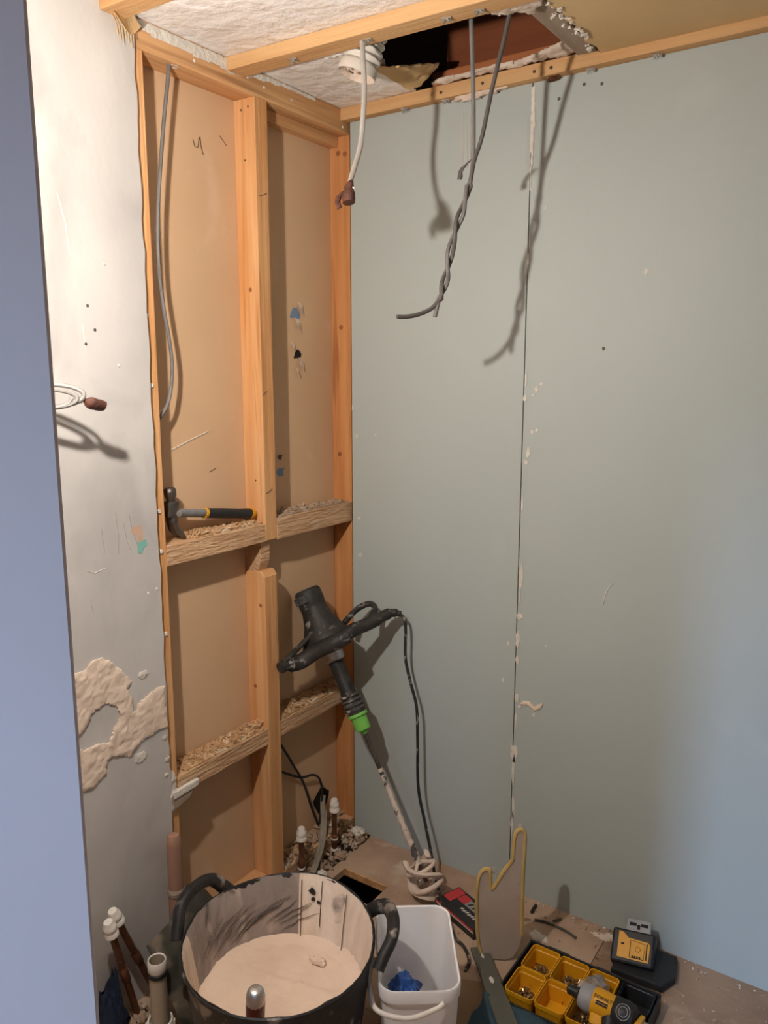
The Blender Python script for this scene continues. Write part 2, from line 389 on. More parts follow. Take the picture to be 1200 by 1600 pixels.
crust([(-.800, 2.323), (-.800, 2.300), (-.76, 2.305), (-.70, 2.296), (-.64, 2.300), (-.58, 2.293), (-.53, 2.298), (-.48, 2.290), (-.44, 2.297), (-.40, 2.305), (-.30, 2.312), (-.15, 2.316), (-.15, 2.323)], lambda u, v, h: V((h - .0128, u, v)), .0022, .004, 77).build('plaster_smear', 'white_filler', wl, smooth=True)
for (y, zz) in ((-.42, 2.30), (-.36, 2.292), (-.25, 2.29), (-.02, 2.275), (-.60, 2.285)): dot(wl, (-.0126, y, zz), (1, 0, 0), .004, 'white_filler', 'filler_dab', .002)
# rough holes in the lining board with peeled paper
for (c, m_, s_) in (((-.0874, -.165, 1.735), 'blue_paint', .024), ((-.0874, -.16, 1.615), 'floor_void', .019), ((-.0874, -.243, 1.265), 'blue_paint', .019), ((-.0874, -.245, 1.31), 'ink_line', .011)):
    pl = [(c[1] + s_ * (1 + .45 * math.sin(3 * a + c[2] * 9)) * math.cos(a) * .8, c[2] + s_ * (1 + .4 * math.cos(2 * a)) * math.sin(a)) for a in [k * .45 for k in range(14)]]
    MB().prism([(-.0872, p[0], p[1]) for p in pl], (.0003, 0, 0)).build('torn_spot', m_, wl)
for (y, zz, s_) in ((-.143, 1.748, .020), (-.155, 1.70, .020), (-.178, 1.635, .014), (-.143, 1.585, .020), (-.16, 1.560, .014)):
    MB().prism([(-.087, y - s_ * .5, zz + s_), (-.087, y + s_ * .6, zz + s_ * .6), (-.080, y + s_ * .3, zz - s_ * 1.1), (-.076, y - s_ * .5, zz - s_ * .3)], (.001, 0, 0)).build('torn_paper', 'board_core', wl)
# pencil squiggle on the lining board
MB().tube([(-.0868, y, zz) for (y, zz) in ((-.545, 2.135), (-.540, 2.12), (-.530, 2.118), (-.524, 2.142), (-.521, 2.146), (-.519, 2.125), (-.512, 2.105))], .0011, 5).build('pencil_mark', 'ink_line', wl)
for (y, zz, a) in ((-.44, 2.155, -.8), (-.52, 1.30, .35)):
    MB().tube([(-.0869, y - .012, zz - .012 * a), (-.0869, y + .012, zz + .012 * a)], .0008, 4).build('pencil_mark', 'ink_line', wl)
MB().tube([(-.0868, -.66, 1.365), (-.0868, -.60, 1.385), (-.0868, -.53, 1.405)], .0016, 4).build('scuff_mark', 'white_filler', wl)
for q in (((-.868, 1.235), (-.862, 1.20), (-.85, 1.165)), ((-.905, 1.245), (-.90, 1.19), (-.903, 1.15)), ((-.885, 1.22), (-.878, 1.175), (-.868, 1.15)), ((-.945, 1.215), (-.94, 1.16)), ((-.985, 1.06), (-.98, 1.03))):
    MB().tube([(.0002, y, zz) for y, zz in q], .00045, 4).build('scratch', 'wood_grey', wl)
for q in (((-1.00, 1.92), (-.985, 1.86), (-.98, 1.80)), ((-.96, 1.66), (-.955, 1.60)), ((-.99, 1.13), (-.97, 1.12), (-.94, 1.125))):
    MB().tube([(.0002, y, zz) for y, zz in q], .0010, 4).build('scratch', 'white_filler', wl)
# pink and turquoise paint remnant, fresh plaster patch
MB().prism([(.0002, y, zz) for y, zz in ((-.865, 1.205), (-.835, 1.208), (-.833, 1.165), (-.847, 1.165), (-.85, 1.188), (-.864, 1.19))], (.0006, 0, 0)).build('paint_remnant', 'pink_board', wl)
MB().prism([(.0002, y, zz) for y, zz in ((-.85, 1.168), (-.825, 1.172), (-.822, 1.157), (-.834, 1.152), (-.838, 1.14), (-.85, 1.143))], (.0008, 0, 0)).build('paint_remnant', 'turquoise_paint', wl)
patch = [(-1.10, .90), (-1.04, .905), (-1.01, .905), (-.995, .922), (-.965, .920), (-.935, .895), (-.915, .872), (-.893, .838), (-.905, .825), (-.892, .80), (-.890, .760), (-.882, .758), (-.873, .778), (-.850, .785), (-.832, .792), (-.808, .798), (-.795, .79), (-.793, .690), (-.83, .688), (-.87, .682), (-.895, .668), (-.905, .655), (-.925, .667), (-.96, .678), (-.972, .672), (-.978, .642), (-1.01, .625), (-1.06, .625), (-1.10, .63), (-1.10, .725), (-1.0, .722), (-.962, .712), (-.945, .742), (-.925, .765), (-.935, .795), (-.965, .812), (-1.005, .80), (-1.02, .772), (-1.05, .76), (-1.10, .78)]
crust(patch, lambda u, v, h: V((h, u, v)), .0055, .004, 3, .55).build('plaster_patch', 'fresh_plaster', wl, smooth=True)
for k, (y, zz, s_) in enumerate(((-.855, .845, .014), (-.875, .640, .018), (-.80, .79, .008), (-.80, .66, .008), (-.795, .60, .007), (-.80, .56, .006))):
    crust([(y + s_ * math.cos(a), zz + s_ * .7 * math.sin(a)) for a in [i * .7 for i in range(9)]], lambda u, v, h: V((h, u, v)), .003, .003, 20 + k).build('plaster_dab', 'white_filler', wl, smooth=True)
crust([(-.792, .55), (-.772, .555), (-.765, .535), (-.765, .47), (-.775, .44), (-.79, .46)], lambda u, v, h: V((h - .0125, u, v)), .010, .004, 9).build('plaster_dab', 'white_filler', wl, smooth=True)
# torn paper corner at the top of the old plaster
MB().grid(lambda u, v: V((.004 + .022 * v * v + .004 * math.sin(6 * u), -.835 + .05 * u - .02 * v * (1 - u), 2.33 - (.035 + .03 * math.sin(3 * u)) * v)), 8, 6).build('torn_paper', 'board_paper', wl, solid=.001)
for k in range(7):
    y = -.845 + .007 * k
    MB().tube([(.006, y, 2.30), (.012, y + .004, 2.28), (.010, y + .009, 2.262 - .008 * (k % 3))], .0009, 4).build('torn_fibre', 'board_paper', wl)

# ---- far wall of new green board (two sheets)
wb = thing('wall_back', (.9, .006, 0), 'new grey-green moisture board wall with one open vertical seam', kind=S)
MB().prism([(.0005, 0, 0), (.5815, 0, 0), (.5815, 0, 2.318), (.0005, 0, 2.318)], (0, .0125, 0)).build('plasterboard_sheet', 'green_board', wb)
MB().prism([(.5845, 0, 0), (1.80, 0, 0), (1.80, 0, 2.318), (.5845, 0, 2.318)], (0, .0125, 0)).build('plasterboard_sheet', 'green_board', wb)
MB().box((1.803, 0, 0), (XR + .1, .0125, 2.318)).build('plasterboard_sheet', 'green_board', wb)
for x in (.583, .983, 1.4, 1.8): timber('stud', (x - .02, .0126, 0), (x + .02, .055, 2.30), 'wood_dark', .001, wb)
MB().box((-.12, .056, -.3), (XR + .1, .07, 2.3)).build('lining_board', 'wood_dark', wb)
MB().box((.0565, .0126, 0), (XR, .03, .05)).build('sole_plate', 'wood_dark', wb)
MB().box((-.12, .0126, -.3), (XR + .1, .055, -.001)).build('floor_beam', 'wood_dark', wb)
rnd = random.Random(11)
def smear(x, zz, w_, h, seed, m_='white_filler', th=.002):
    r = random.Random(seed)
    pl = [(x + w_ * r.uniform(.5, 1.1) * math.cos(a), zz + h * r.uniform(.5, 1.1) * math.sin(a)) for a in [k * math.pi / 5 for k in range(10)]]
    MB().prism([(p[0], 0, p[1]) for p in pl], (0, -th, 0)).build('plaster_smear', m_, wb)
SM = [(.589, 1.54, .003, .020), (.588, 1.49, .004, .012), (.620, 1.515, .006, .010), (.635, 1.53, .006, .004), (.612, 1.50, .005, .004), (.612, 1.40, .006, .007), (.625, 1.405, .004, .004), (.602, 1.345, .006, .016), (.597, 1.315, .005, .008), (.590, 1.20, .003, .03),
      (.592, .99, .006, .035), (.590, .93, .003, .02), (.590, .87, .008, .012), (.588, .80, .006, .03), (.589, .74, .005, .014), (.592, .625, .007, .014), (.600, .60, .006, .005), (.590, .555, .003, .025),
      (.588, .45, .010, .03), (.587, .40, .004, .05), (.590, .28, .005, .035), (.615, .215, .007, .022), (.588, .22, .004, .04), (.645, .585, .005, .006), (.56, .785, .004, .006), (.545, .67, .003, .007), (.675, .80, .004, .004),
      (.898, 1.802, .007, .007), (.63, 1.98, .003, .004), (.64, 2.05, .002, .004), (.585, 1.85, .003, .03), (.003, 1.45, .003, .008), (.02, 1.36, .004, .008), (.03, .98, .006, .008), (.025, 1.10, .004, .004), (.09, 1.37, .003, .003)]
for k, (x, zz, a, b) in enumerate(SM): smear(x, zz, a * 1.35, b * 1.2, 40 + k)
crust([(.598, .606), (.622, .612), (.645, .598), (.668, .61), (.672, .628), (.66, .622), (.648, .612), (.63, .622), (.612, .618)], lambda u, v, h: V((u, -h, v)), .004, .003, 5).build('plaster_smear', 'fresh_plaster', wb, smooth=True)
crust([(.582, 2.28), (.59, 2.28), (.592, 2.20), (.589, 2.10), (.585, 2.02), (.583, 2.10), (.581, 2.2)], lambda u, v, h: V((u, -h, v)), .003, .003, 6).build('plaster_smear', 'white_filler', wb, smooth=True)
crust([(.36, 2.292), (.40, 2.297), (.50, 2.297), (.52, 2.288), (.47, 2.281), (.41, 2.276), (.37, 2.280)], lambda u, v, h: V((u, -h - .012, v)), .012, .005, 7).build('plaster_dab', 'board_core', wb, smooth=True)
MB().tube(spline([(.858, -.0006, 1.01), (.845, -.0006, .995), (.836, -.0006, .972), (.832, -.0006, .945)]), .0016, 5).build('chalk_mark', 'white_filler', wb)
for (x, zz) in ((.72, 2.262), (.765, 2.255), (.80, 1.62), (.655, 2.24)): dot(wb, (x, 0, zz), (0, -1, 0), .004, 'ink_line' if zz < 2 else 'steel_dark')

# ---- ceiling, battens, broken hole
ce = thing('ceiling', (.9, -1.3, ZC), 'old white rough plaster ceiling with battens and a broken hole', kind=S)
T = .012
MB().prism([(-.013, YF, ZC), (XR, YF, ZC), (XR, -.455, ZC), (-.013, -.455, ZC)], (0, 0, T)).build('ceiling_sheet', 'ceiling_plaster', ce)
br = jag((.35, -.455), (.262, -.20), 7, .010, 3) + jag((.262, -.20), (.235, .0), 6, .012, 4)[1:]
MB().prism([(-.013, -.4545, ZC), *[(p.x, p.y, ZC) for p in br], (-.013, 0.0, ZC)], (0, 0, T)).build('ceiling_sheet', 'ceiling_plaster', ce)
# torn board flap hanging at the hole's left edge
MB().grid(lambda u, v: V((.245 + .09 * u + .012 * noise.noise(V((u * 5, v * 5, 0))), -.245 + .19 * v, 2.322 - .014 * u * (1 - v) + .006 * noise.noise(V((u * 4, v * 4, 5))) + .05 * u * u * v)), 8, 8).build('torn_flap', 'board_paper', ce, solid=.004)
# paper-faced board right of the hole
bl = jag((.772, -.425), (.770, -.03), 9, .008, 8)
MB().prism([(XR, -.425, ZC - .012), *[(p.x, p.y, ZC - .012) for p in bl], (XR, -.03, ZC - .012)], (0, 0, .012)).build('ceiling_board', 'board_paper', ce)
MB().prism([(-.01, -.497, 2.293), (.9, -.470, 2.293), (XR, -.470, 2.293), (XR, -.410, 2.293), (.9, -.410, 2.293), (-.01, -.437, 2.293)], (0, 0, .0315)).build('batten', 'wood_x', ce, bevel=.002)
MB().box((-.0126, -.032, 2.290), (XR, -.0005, 2.3245)).build('batten', 'wood_x', ce, bevel=.002)
MB().box((0.0, -.872, 2.300), (XR, -.812, 2.3245)).build('batten', 'wood_x', ce, bevel=.002)
MB().box((0.0, -1.30, 2.300), (XR, -1.24, 2.3245)).build('batten', 'wood_x', ce, bevel=.002)
MB().prism([(.712, -.42, 2.316), (.768, -.42, 2.316), (.764, -.04, 2.316), (.716, -.04, 2.316)], (0, 0, .045)).build('cross_batten', 'wood_grey', ce, bevel=.003)
# timbers up in the void
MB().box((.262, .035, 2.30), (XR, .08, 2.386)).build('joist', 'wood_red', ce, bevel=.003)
MB().box((.272, .095, 2.30), (XR, .14, 2.62)).build('joist', 'wood_red_shaded', ce, bevel=.003)
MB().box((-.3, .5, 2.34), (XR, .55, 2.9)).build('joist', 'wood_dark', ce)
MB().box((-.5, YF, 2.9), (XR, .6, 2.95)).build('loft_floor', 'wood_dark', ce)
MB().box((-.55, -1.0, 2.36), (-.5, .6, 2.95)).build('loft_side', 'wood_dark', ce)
# crumbling plaster along the hole
crust([(.64, -.418), (.655, -.395), (.665, -.372), (.68, -.378), (.70, -.362), (.735, -.352), (.765, -.37), (.775, -.418)], lambda u, v, h: V((u, v, 2.312 - h)), .012, .006, 12, .6).build('broken_plaster', 'board_core', ce, smooth=True)
crust([(.30, -.036), (.34, -.055), (.42, -.05), (.50, -.058), (.57, -.05), (.64, -.075), (.70, -.10), (.75, -.105), (.75, -.04), (.6, -.033), (.45, -.030)], lambda u, v, h: V((u, v, 2.334 - h)), .010, .005, 13, .6).build('broken_plaster', 'board_core', ce, smooth=True)
chips(34, lambda r: (lambda t: (.765 + r.uniform(-.008, .02), -.42 + .34 * t, 2.308 + r.uniform(-.002, .004)))(r.random()), (.0018, .006), 6, .8).build('plaster_crumbs', 'white_filler', ce, kind='stuff')
# galvanised clips left on the battens
def clip(x, y, zz, k):
    m = MB(); r = random.Random(k)
    m.obox((x, y, zz - .002), (.010, .003, 0), (-.002, .006, 0), (0, 0, .0015))
    m.obox((x + .006, y - .002, zz - .006), (.003, 0, -.003), (0, .005, 0), (.001, 0, .001))
    m.obox((x - .005, y + .001, zz - .006), (.002, 0, .004), (0, .004, .001), (.001, 0, .001))
    m.build('metal_clip', 'silver', ce)
for k, (x, y, zz) in enumerate(((.175, -.462, 2.293), (.385, -.455, 2.293), (.585, -.45, 2.293), (.66, -.445, 2.293), (.205, -.018, 2.290), (.335, -.016, 2.290), (.74, -.014, 2.290), (.90, -.015, 2.290))): clip(x, y, zz, k)
for (x, y) in ((.30, -.03), (.455, -.033), (.49, -.035), (.60, -.033), (.645, -.034), (.33, -.034)): dot(ce, (x, y, 2.305), (0, -1, 0), .004, 'ink_line', 'nail_hole')
MB().obox((.645, -.012, 2.288), (.012, .004, .002), (-.004, .008, 0), (0, 0, .006)).build('splinter', 'wood_dark', ce)
for k in range(6): MB().tube([(.635 + .005 * k, -.02, 2.29), (.632 + .006 * k, -.022 - .002 * k, 2.277 + .003 * (k % 3))], .0012, 4).build('splinter', 'wood_dark', ce)

# ---- the rest of the room and the landing behind the camera
wr = thing('wall_right', (XR + .05, -1.3, 0), 'plain painted wall on the right, outside the picture', kind=S)
MB().box((XR, YF - .1, 0), (XR + .1, .0, 2.4)).build('wall_face', 'hall_paint', wr)
wf = thing('wall_front', (.9, YF - .05, 0), 'wall with the doorway behind the camera', kind=S)
MB().box((-.1, YF - .1, 0), (.93, YF, 3.6)).build('wall_face', 'hall_paint', wf)
MB().box((1.74, YF - .1, 0), (XR + .1, YF, 3.6)).build('wall_face', 'hall_paint', wf)
MB().box((.93, YF - .1, 1.98), (1.74, YF, 3.6)).build('wall_face', 'hall_paint', wf)
d1 = thing('door_1', (.965, YF + .02, .01), 'pale painted door leaf standing open beside the camera', kind=S)
hx, hy = .972, YF + .04
dd = V((1.1995 - hx, -1.832 - hy, 0)); dl = dd.length; dn = dd.normalized(); dp = V((-dn.y, dn.x, 0))  # leaf direction, back side
dlf = MB().obox(V((hx, hy, .99)) + dn * dl / 2 + dp * .02, dn * dl / 2, dp * .02, (0, 0, .98)).build('door_leaf', 'door_paint', d1, bevel=.002)
hm = MB().tube([V((hx, hy, 1.0)) + dn * (dl - .06) - dp * .0, V((hx, hy, 1.0)) + dn * (dl - .06) - dp * .05, V((hx, hy, 1.0)) + dn * (dl - .17) - dp * .05], .009, 10)
hm.build('door_handle', 'silver', dlf, smooth=True)
for zz in (.3, 1.7): MB().lathe([(.006, 0), (.006, .08)], (hx - .004, hy - .012, zz), (0, 0, 1), 10, True).build('hinge', 'silver', d1)
wh = thing('wall_hall', (1, -4.7, 0), 'landing walls beyond the doorway with one tall window', kind=S)
MB().box((-.1, -4.8, 0), (1.2, -4.7, 3.6)).build('wall_face', 'landing_paint', wh)
MB().box((1.58, -4.8, 0), (2.6, -4.7, 3.6)).build('wall_face', 'landing_paint', wh)
MB().box((1.2, -4.8, 0), (1.58, -4.7, 2.13)).build('wall_face', 'landing_paint', wh)
MB().box((1.2, -4.8, 3.28), (1.58, -4.7, 3.6)).build('wall_face', 'landing_paint', wh)
MB().box((-.2, -4.8, 0), (-.1, YF - .1, 3.6)).build('wall_face', 'landing_paint', wh)
MB().box((2.5, -4.8, 0), (2.6, YF - .1, 3.6)).build('wall_face', 'landing_paint', wh)
MB().box((-.2, -4.8, 3.6), (2.6, YF, 3.7)).build('hall_ceiling', 'landing_paint', wh)
MB().box((-.2, -4.8, -.02), (2.6, -2.7, 0)).build('hall_floor', 'floor_board', wh)
w1 = thing('window_1', (1.39, -4.72, 2.13), 'tall narrow landing window behind the camera', kind=S)
wm = MB(); wm.box((1.2, -4.76, 2.13), (1.24, -4.70, 3.28)); wm.box((1.54, -4.76, 2.13), (1.58, -4.70, 3.28)); wm.box((1.24, -4.76, 2.13), (1.54, -4.70, 2.17)); wm.box((1.24, -4.76, 3.24), (1.54, -4.70, 3.28))
wm.build('window_frame', 'white_gloss', w1)
MB().box((1.24, -4.745, 2.17), (1.54, -4.74, 3.24)).build('window_pane', 'glass', w1)

# ================================================================== OBJECTS
# ---- the lamp that lights the room (hangs just left of the picture)
lx, ly, lz = LAMP_POS
la = V(LAMP_AIM).normalized(); lp0 = V(LAMP_POS)
t = thing('work_light', (lx, ly, lz - .04), 'small round work light hanging on a cord near the door', 'lamp')
MB().lathe([(.02 * math.sin(a) + .0003, .02 * math.cos(a)) for a in [k * math.pi / 20 for k in range(11)]] + [(.02, -.001), (.0005, -.001)], lp0, la, 28).build('lens', 'lamp_glow', t, smooth=True)
MB().lathe([(.0205, -.0005), (.026, -.0005), (.028, -.006), (.027, -.03), (.012, -.04), (.0005, -.04)], lp0, la, 24).build('lamp_housing', 'black_clean', t, smooth=True)
MB().tube([lp0 - la * .03 + V((0, 0, .02)), lp0 - la * .03 + V((0, 0, .10)), (lx - la.x * .03, ly - la.y * .03, ZC)], .003, 8).build('lamp_cord', 'cable_white', t)

# ---- black tub of plaster
tx, ty = .430, -.868
t = thing('plaster_tub', (tx, ty, 0), 'black rubber builder\'s tub holding mixed plaster, splashed along its rim', 'tub')
def rim_fn(r, h, a):
    k = min(1, max(0, (h - .1) / .23))
    d = .012 * math.exp(-((((a - R(188) + math.pi) % (2 * math.pi)) - math.pi) / .35) ** 2) + .012 * math.exp(-((((a - R(47) + math.pi) % (2 * math.pi)) - math.pi) / .35) ** 2)
    lift = .012 * math.exp(-((((a - R(100) + math.pi) % (2 * math.pi)) - math.pi) / .6) ** 2)
    rr = r * (1 + .03 * k * math.cos(2 * (a - R(130)))) 
    return rr, h + (d * .5 + lift) * k
MB().lathe([(.001, 0), (.160, 0), (.166, .01), (.19, .17), (.212, .315), (.2185, .322), (.2195, .331), (.2165, .3335), (.2125, .329), (.186, .17), (.168, .05), (.001, .05)], (tx, ty, 0), n=64, fn=rim_fn).build('tub_body', 'tub_rubber', t, smooth=True)
# plaster film on the inner wall, darker grey over the left sector
def lin_fn(r, h, a):
    q = V((math.cos(a) * 6, math.sin(a) * 6, h * 9))
    rr, hh = rim_fn(r, h, a)
    edge_ = 0
    if h > .315: edge_ = .010 * noise.noise(V((a * 4.0, 3.3, 0)))
    return rr - .0058 - .0022 * noise.noise(q) - .0016 * noise.noise(q * 3.7) + .0045 * max(0, (h - .31) / .02), hh + edge_ * .5
prof = [(.1880 + (.2140 - .1880) * k / 14, .175 + (.331 - .175) * k / 14) for k in range(15)]
pf = MB().lathe(prof, (tx, ty, 0), n=110, a0=R(-150), a1=R(118), fn=lin_fn).build('plaster_film', 'plaster_lining', t, smooth=True)
sf = MB().lathe(prof, (tx, ty, 0), n=70, a0=R(118), a1=R(210), fn=lin_fn).build('grey_film', 'plaster_grey', t, smooth=True)
def tub_handle(az, tilt, hgt, lab):
    c, s_ = math.cos(az), math.sin(az); o = V((tx + c * .216, ty + s_ * .216, .325)); tg = V((-s_, c, 0)); out = V((c, s_, 0))
    up = (V((0, 0, 1)) * math.cos(tilt) + out * math.sin(tilt)).normalized()
    P = [o - tg * .095 - out * .006 - V((0, 0, .012)), o - tg * .078 + up * .012, o - tg * .055 + up * hgt * .75, o - tg * .02 + up * hgt, o + tg * .02 + up * hgt, o + tg * .055 + up * hgt * .75, o + tg * .078 + up * .012, o + tg * .095 - out * .006 - V((0, 0, .012))]
    MB().tube(spline(P, 6), .017, 12, flat=.8).build('tub_handle', 'tub_rubber', t, smooth=True)
tub_handle(R(186), .35, .056, '')
tub_handle(R(40), .80, .050, '')
# thin straight dark lines running up the film
for (a, z0, z1) in ((R(116), .185, .322), (R(101), .22, .326), (R(79), .18, .326)):
    pts = []
    for k in range(9):
        zz = z0 + (z1 - z0) * k / 8; r_ = .188 + (.2130 - .188) * (zz - .175) / .156; rr, hh = rim_fn(r_, zz, a + .02 * math.sin(k))
        pts.append((tx + (rr - .0095) * math.cos(a), ty + (rr - .0095) * math.sin(a), hh))
    MB().tube(pts, .0010, 5).build('dark_line', 'stroke_dark', pf)
for k, (a, zz, s_) in enumerate(((R(108), .298, .012), (R(107), .280, .008), (R(103), .276, .006))):
    r_ = .188 + (.2130 - .188) * (zz - .175) / .156; rr, hh = rim_fn(r_, zz, a)
    c = V((tx + (rr - .0088) * math.cos(a), ty + (rr - .0088) * math.sin(a), hh)); tg = V((-math.sin(a), math.cos(a), 0)); nn = V((-math.cos(a), -math.sin(a), 0))
    MB().prism([c + tg * s_ * math.cos(b) * random.Random(k * 9 + i).uniform(.5, 1) + V((0, 0, s_ * math.sin(b))) * random.Random(k * 7 + i).uniform(.5, 1) for i, b in enumerate([j * .7 for j in range(9)])], nn * .0015).build('bare_patch', 'tub_rubber', pf)
# diagonal scrape marks on the left inner wall
for k in range(15):
    r_ = random.Random(k + 70); a0_ = R(128 + 5.2 * k + r_.uniform(-3, 3)); z0_ = .195 + .006 * (k % 6) + r_.uniform(0, .03); pts = []
    for j in range(7):
        a = a0_ - .085 * j * r_.uniform(.8, 1.1); zz = min(.322, z0_ + .008 * j); q_ = .188 + (.2130 - .188) * (zz - .175) / .156; rr, hh = rim_fn(q_, zz, a)
        pts.append((tx + (rr - .0085) * math.cos(a), ty + (rr - .0085) * math.sin(a), hh))
    MB().tube(pts, [.0004, .0008, .0011, .0012, .0010, .0007, .0003], 5).build('scrape_mark', 'stroke_dark', sf)
# the plaster itself
def surf(u, v):
    a = 2 * math.pi * v; r_ = .187 * u
    x, y = r_ * math.cos(a), r_ * math.sin(a)
    hgt = .186 + .002 * noise.noise(V((x * 9, y * 9, 1))) + .0032 * noise.noise(V((x * 34 + y * 10, y * 16, 2))) + .005 * math.exp(-((u - .80 - .05 * noise.noise(V((a * 2, 4, 0)))) / .03) ** 2) * max(0, math.sin(a)) + (.012 + .014 * max(0, math.cos(a - .3))) * (max(0, u - .84) / .16) ** 1.5 * (1 + .6 * noise.noise(V((a * 3, 0, 0))))
    p = V((x, y, 0)); d1_ = V((.76, .65, 0)); q = p - V((.02, .05, 0)); 
    rid = math.exp(-((q.dot(V((-.25, .97, 0))) / .006) ** 2)) * (1 if abs(q.dot(V((.97, .25, 0)))) < .09 else 0)
    hgt += .004 * rid
    return V((tx + x * 1.0, ty + y * 1.0, hgt))
MB().grid(surf, 22, 90).build('wet_plaster', 'wet_plaster', None, 'smooth pink-beige wet plaster lying inside the black tub', 'plaster', kind='stuff', smooth=True)
pd = MB(); rr_ = blob((tx + .005, ty + .125, .194), .014, 5, 8, .5, (1.6, .8, .6)); rr_.build('plaster_lump', 'wet_plaster', None, 'small lump of plaster on the back of the wet plaster surface', 'plaster', smooth=True)
# tool handle standing in the plaster
b0, b1 = V((.475, -1.000, .17)), V((.506, -1.022, .352)); ad = (b1 - b0)
t = thing('trowel_handle', tuple(b0), 'dark red handle with silver end cap sticking out of the plaster', 'tool')
MB().tube([b0, b0 + ad * .5, b0 + ad * .8, b0 + ad * .94], [.015, .019, .0195, .017], 14).build('grip', 'red_handle', t, smooth=True)
MB().tube([b0 + ad * .82, b0 + ad * .9, b0 + ad * .955, b0 + ad * .985, b0 + ad * 1.0], [.0192, .0195, .0175, .014, .010], 16).build('end_cap', 'silver', t, smooth=True)
MB().obox(b0 + ad * .05, ad.normalized() * .03, V((.03, .02, 0)), V((0, 0, .002))).build('blade', 'steel_dark', t)

# ---- white square bucket
bc = V((.651, -.651, 0)); sx = V((.812, .588, 0)).normalized(); sy = V((.566, -.825, 0)).normalized(); sy = V((sx.y, -sx.x, 0))
t = thing('square_bucket', tuple(bc), 'white translucent square bucket with its handle hanging down, beside the black tub', 'bucket')
def rr_loop(hw, hd, rad, zz, n=7):
    out = []
    for (cx, cy, a0) in ((hw - rad, hd - rad, 0), (-hw + rad, hd - rad, 90), (-hw + rad, -hd + rad, 180), (hw - rad, -hd + rad, 270)):
        for k in range(n):
            a = R(a0 + 90 * k / (n - 1)); q = (cx + rad * math.cos(a), cy + rad * math.sin(a))
            out.append(bc + sx * q[0] + sy * q[1] + V((0, 0, zz)))
    return out
def loft(loops, cap0=False, cap1=False):
    m = MB(); n = len(loops[0]); vs = [p for l in loops for p in l]
    fs = [(i * n + j, i * n + (j + 1) % n, (i + 1) * n + (j + 1) % n, (i + 1) * n + j) for i in range(len(loops) - 1) for j in range(n)]
    if cap0: fs.append(tuple(range(n))[::-1])
    if cap1: fs.append(tuple((len(loops) - 1) * n + j for j in range(n)))
    return m.add(vs, fs)
BW, BD = .0885, .138
loft([rr_loop(BW - .014, BD - .018, .03, .0), rr_loop(BW - .012, BD - .016, .032, .01), rr_loop(BW - .003, BD - .004, .036, .225), rr_loop(BW - .003, BD - .004, .036, .238), rr_loop(BW + .001, BD + .001, .038, .24), rr_loop(BW + .002, BD + .002, .038, .266), rr_loop(BW, BD, .037, .270),
      rr_loop(BW - .004, BD - .004, .035, .268), rr_loop(BW - .006, BD - .007, .034, .25), rr_loop(BW - .016, BD - .020, .028, .006)], True, True).build('bucket_body', 'white_plastic', t, smooth=True)
hp = [bc - sx * (BW + .004) + sy * .02 + V((0, 0, .252)), bc - sx * (BW + .017) + sy * .05 + V((0, 0, .250)), bc - sx * (BW + .018) + sy * .10 + V((0, 0, .246)), bc - sx * (BW + .004) + sy * .150 + V((0, 0, .238)), bc - sx * .03 + sy * .163 + V((0, 0, .228)), bc + sx * .03 + sy * .150 + V((0, 0, .236)), bc + sx * .05 + sy * .1445 + V((0, 0, .246))]
MB().tube(spline(hp, 8), .0055, 10).build('bucket_handle', 'white_gloss', t, smooth=True)
g0 = bc - sx * .030 + sy * .045
def crumple(c, hw, hd, hh, seed, n=16):
    def fn(u, v):
        x, y = (u - .5) * 2, (v - .5) * 2; e = max(0, 1 - (x * x + y * y) * .75)
        q = V((x * 1.7 + seed, y * 1.7, seed * 2.1))
        return c + sx * hw * (x + .25 * noise.noise(q)) + sy * hd * (y + .25 * noise.noise(q + V((5, 5, 5)))) + V((0, 0, hh * (.15 + .85 * e) * (.7 + .9 * abs(noise.noise(q * 1.6))) + .12 * hh * noise.noise(q * 4)))
    return MB().grid(fn, n, n)
crumple(bc - sy * .02 + V((0, 0, .008)), .058, .095, .085, 5.1, 20).build('crumpled_wrapper', 'white_plastic', None, 'crumpled white wrapping in the bottom of the white bucket', 'wrapping', smooth=True, solid=.0015)
gc = bc - sx * .026 - sy * .045 + V((0, 0, .108))
t = thing('rubber_glove', tuple(gc - V((0, 0, .03))), 'crumpled blue rubber glove lying inside the white bucket', 'glove')
gl = blob(gc, .036, 2.2, 14, .55, (1.05, 1.05, .95)); gl.build('palm', 'blue_glove', t, smooth=True)
for k, (a, b, c_, h_) in enumerate(((.030, .004, .034, -.012), (.026, .030, .026, -.006), (.004, .040, .014, .002), (-.016, .036, .004, .012))):
    e_ = gc + sx * a + sy * b
    MB().tube(spline([gc + sx * a * .3 + sy * b * .3 + V((0, 0, .018)), gc + sx * a * .8 + sy * b * .8 + V((0, 0, .016 + .004 * k)), e_ + V((0, 0, .004)), e_ + sx * c_ * .3 + sy * .008 + V((0, 0, h_ - .010))], 5), [.011] * 6 + [.0105] * 6 + [.009] * 3 + [.006], 10, flat=.7).build('finger', 'blue_glove', t, smooth=True)
MB().grid(lambda u, v: gc + sx * (-.028 + .052 * u) + sy * (.020 + .028 * v) + V((0, 0, -.012 - .018 * v + .010 * noise.noise(V((u * 4, v * 3, 3))))), 10, 5).build('cuff', 'blue_glove', t, smooth=True, solid=.001)
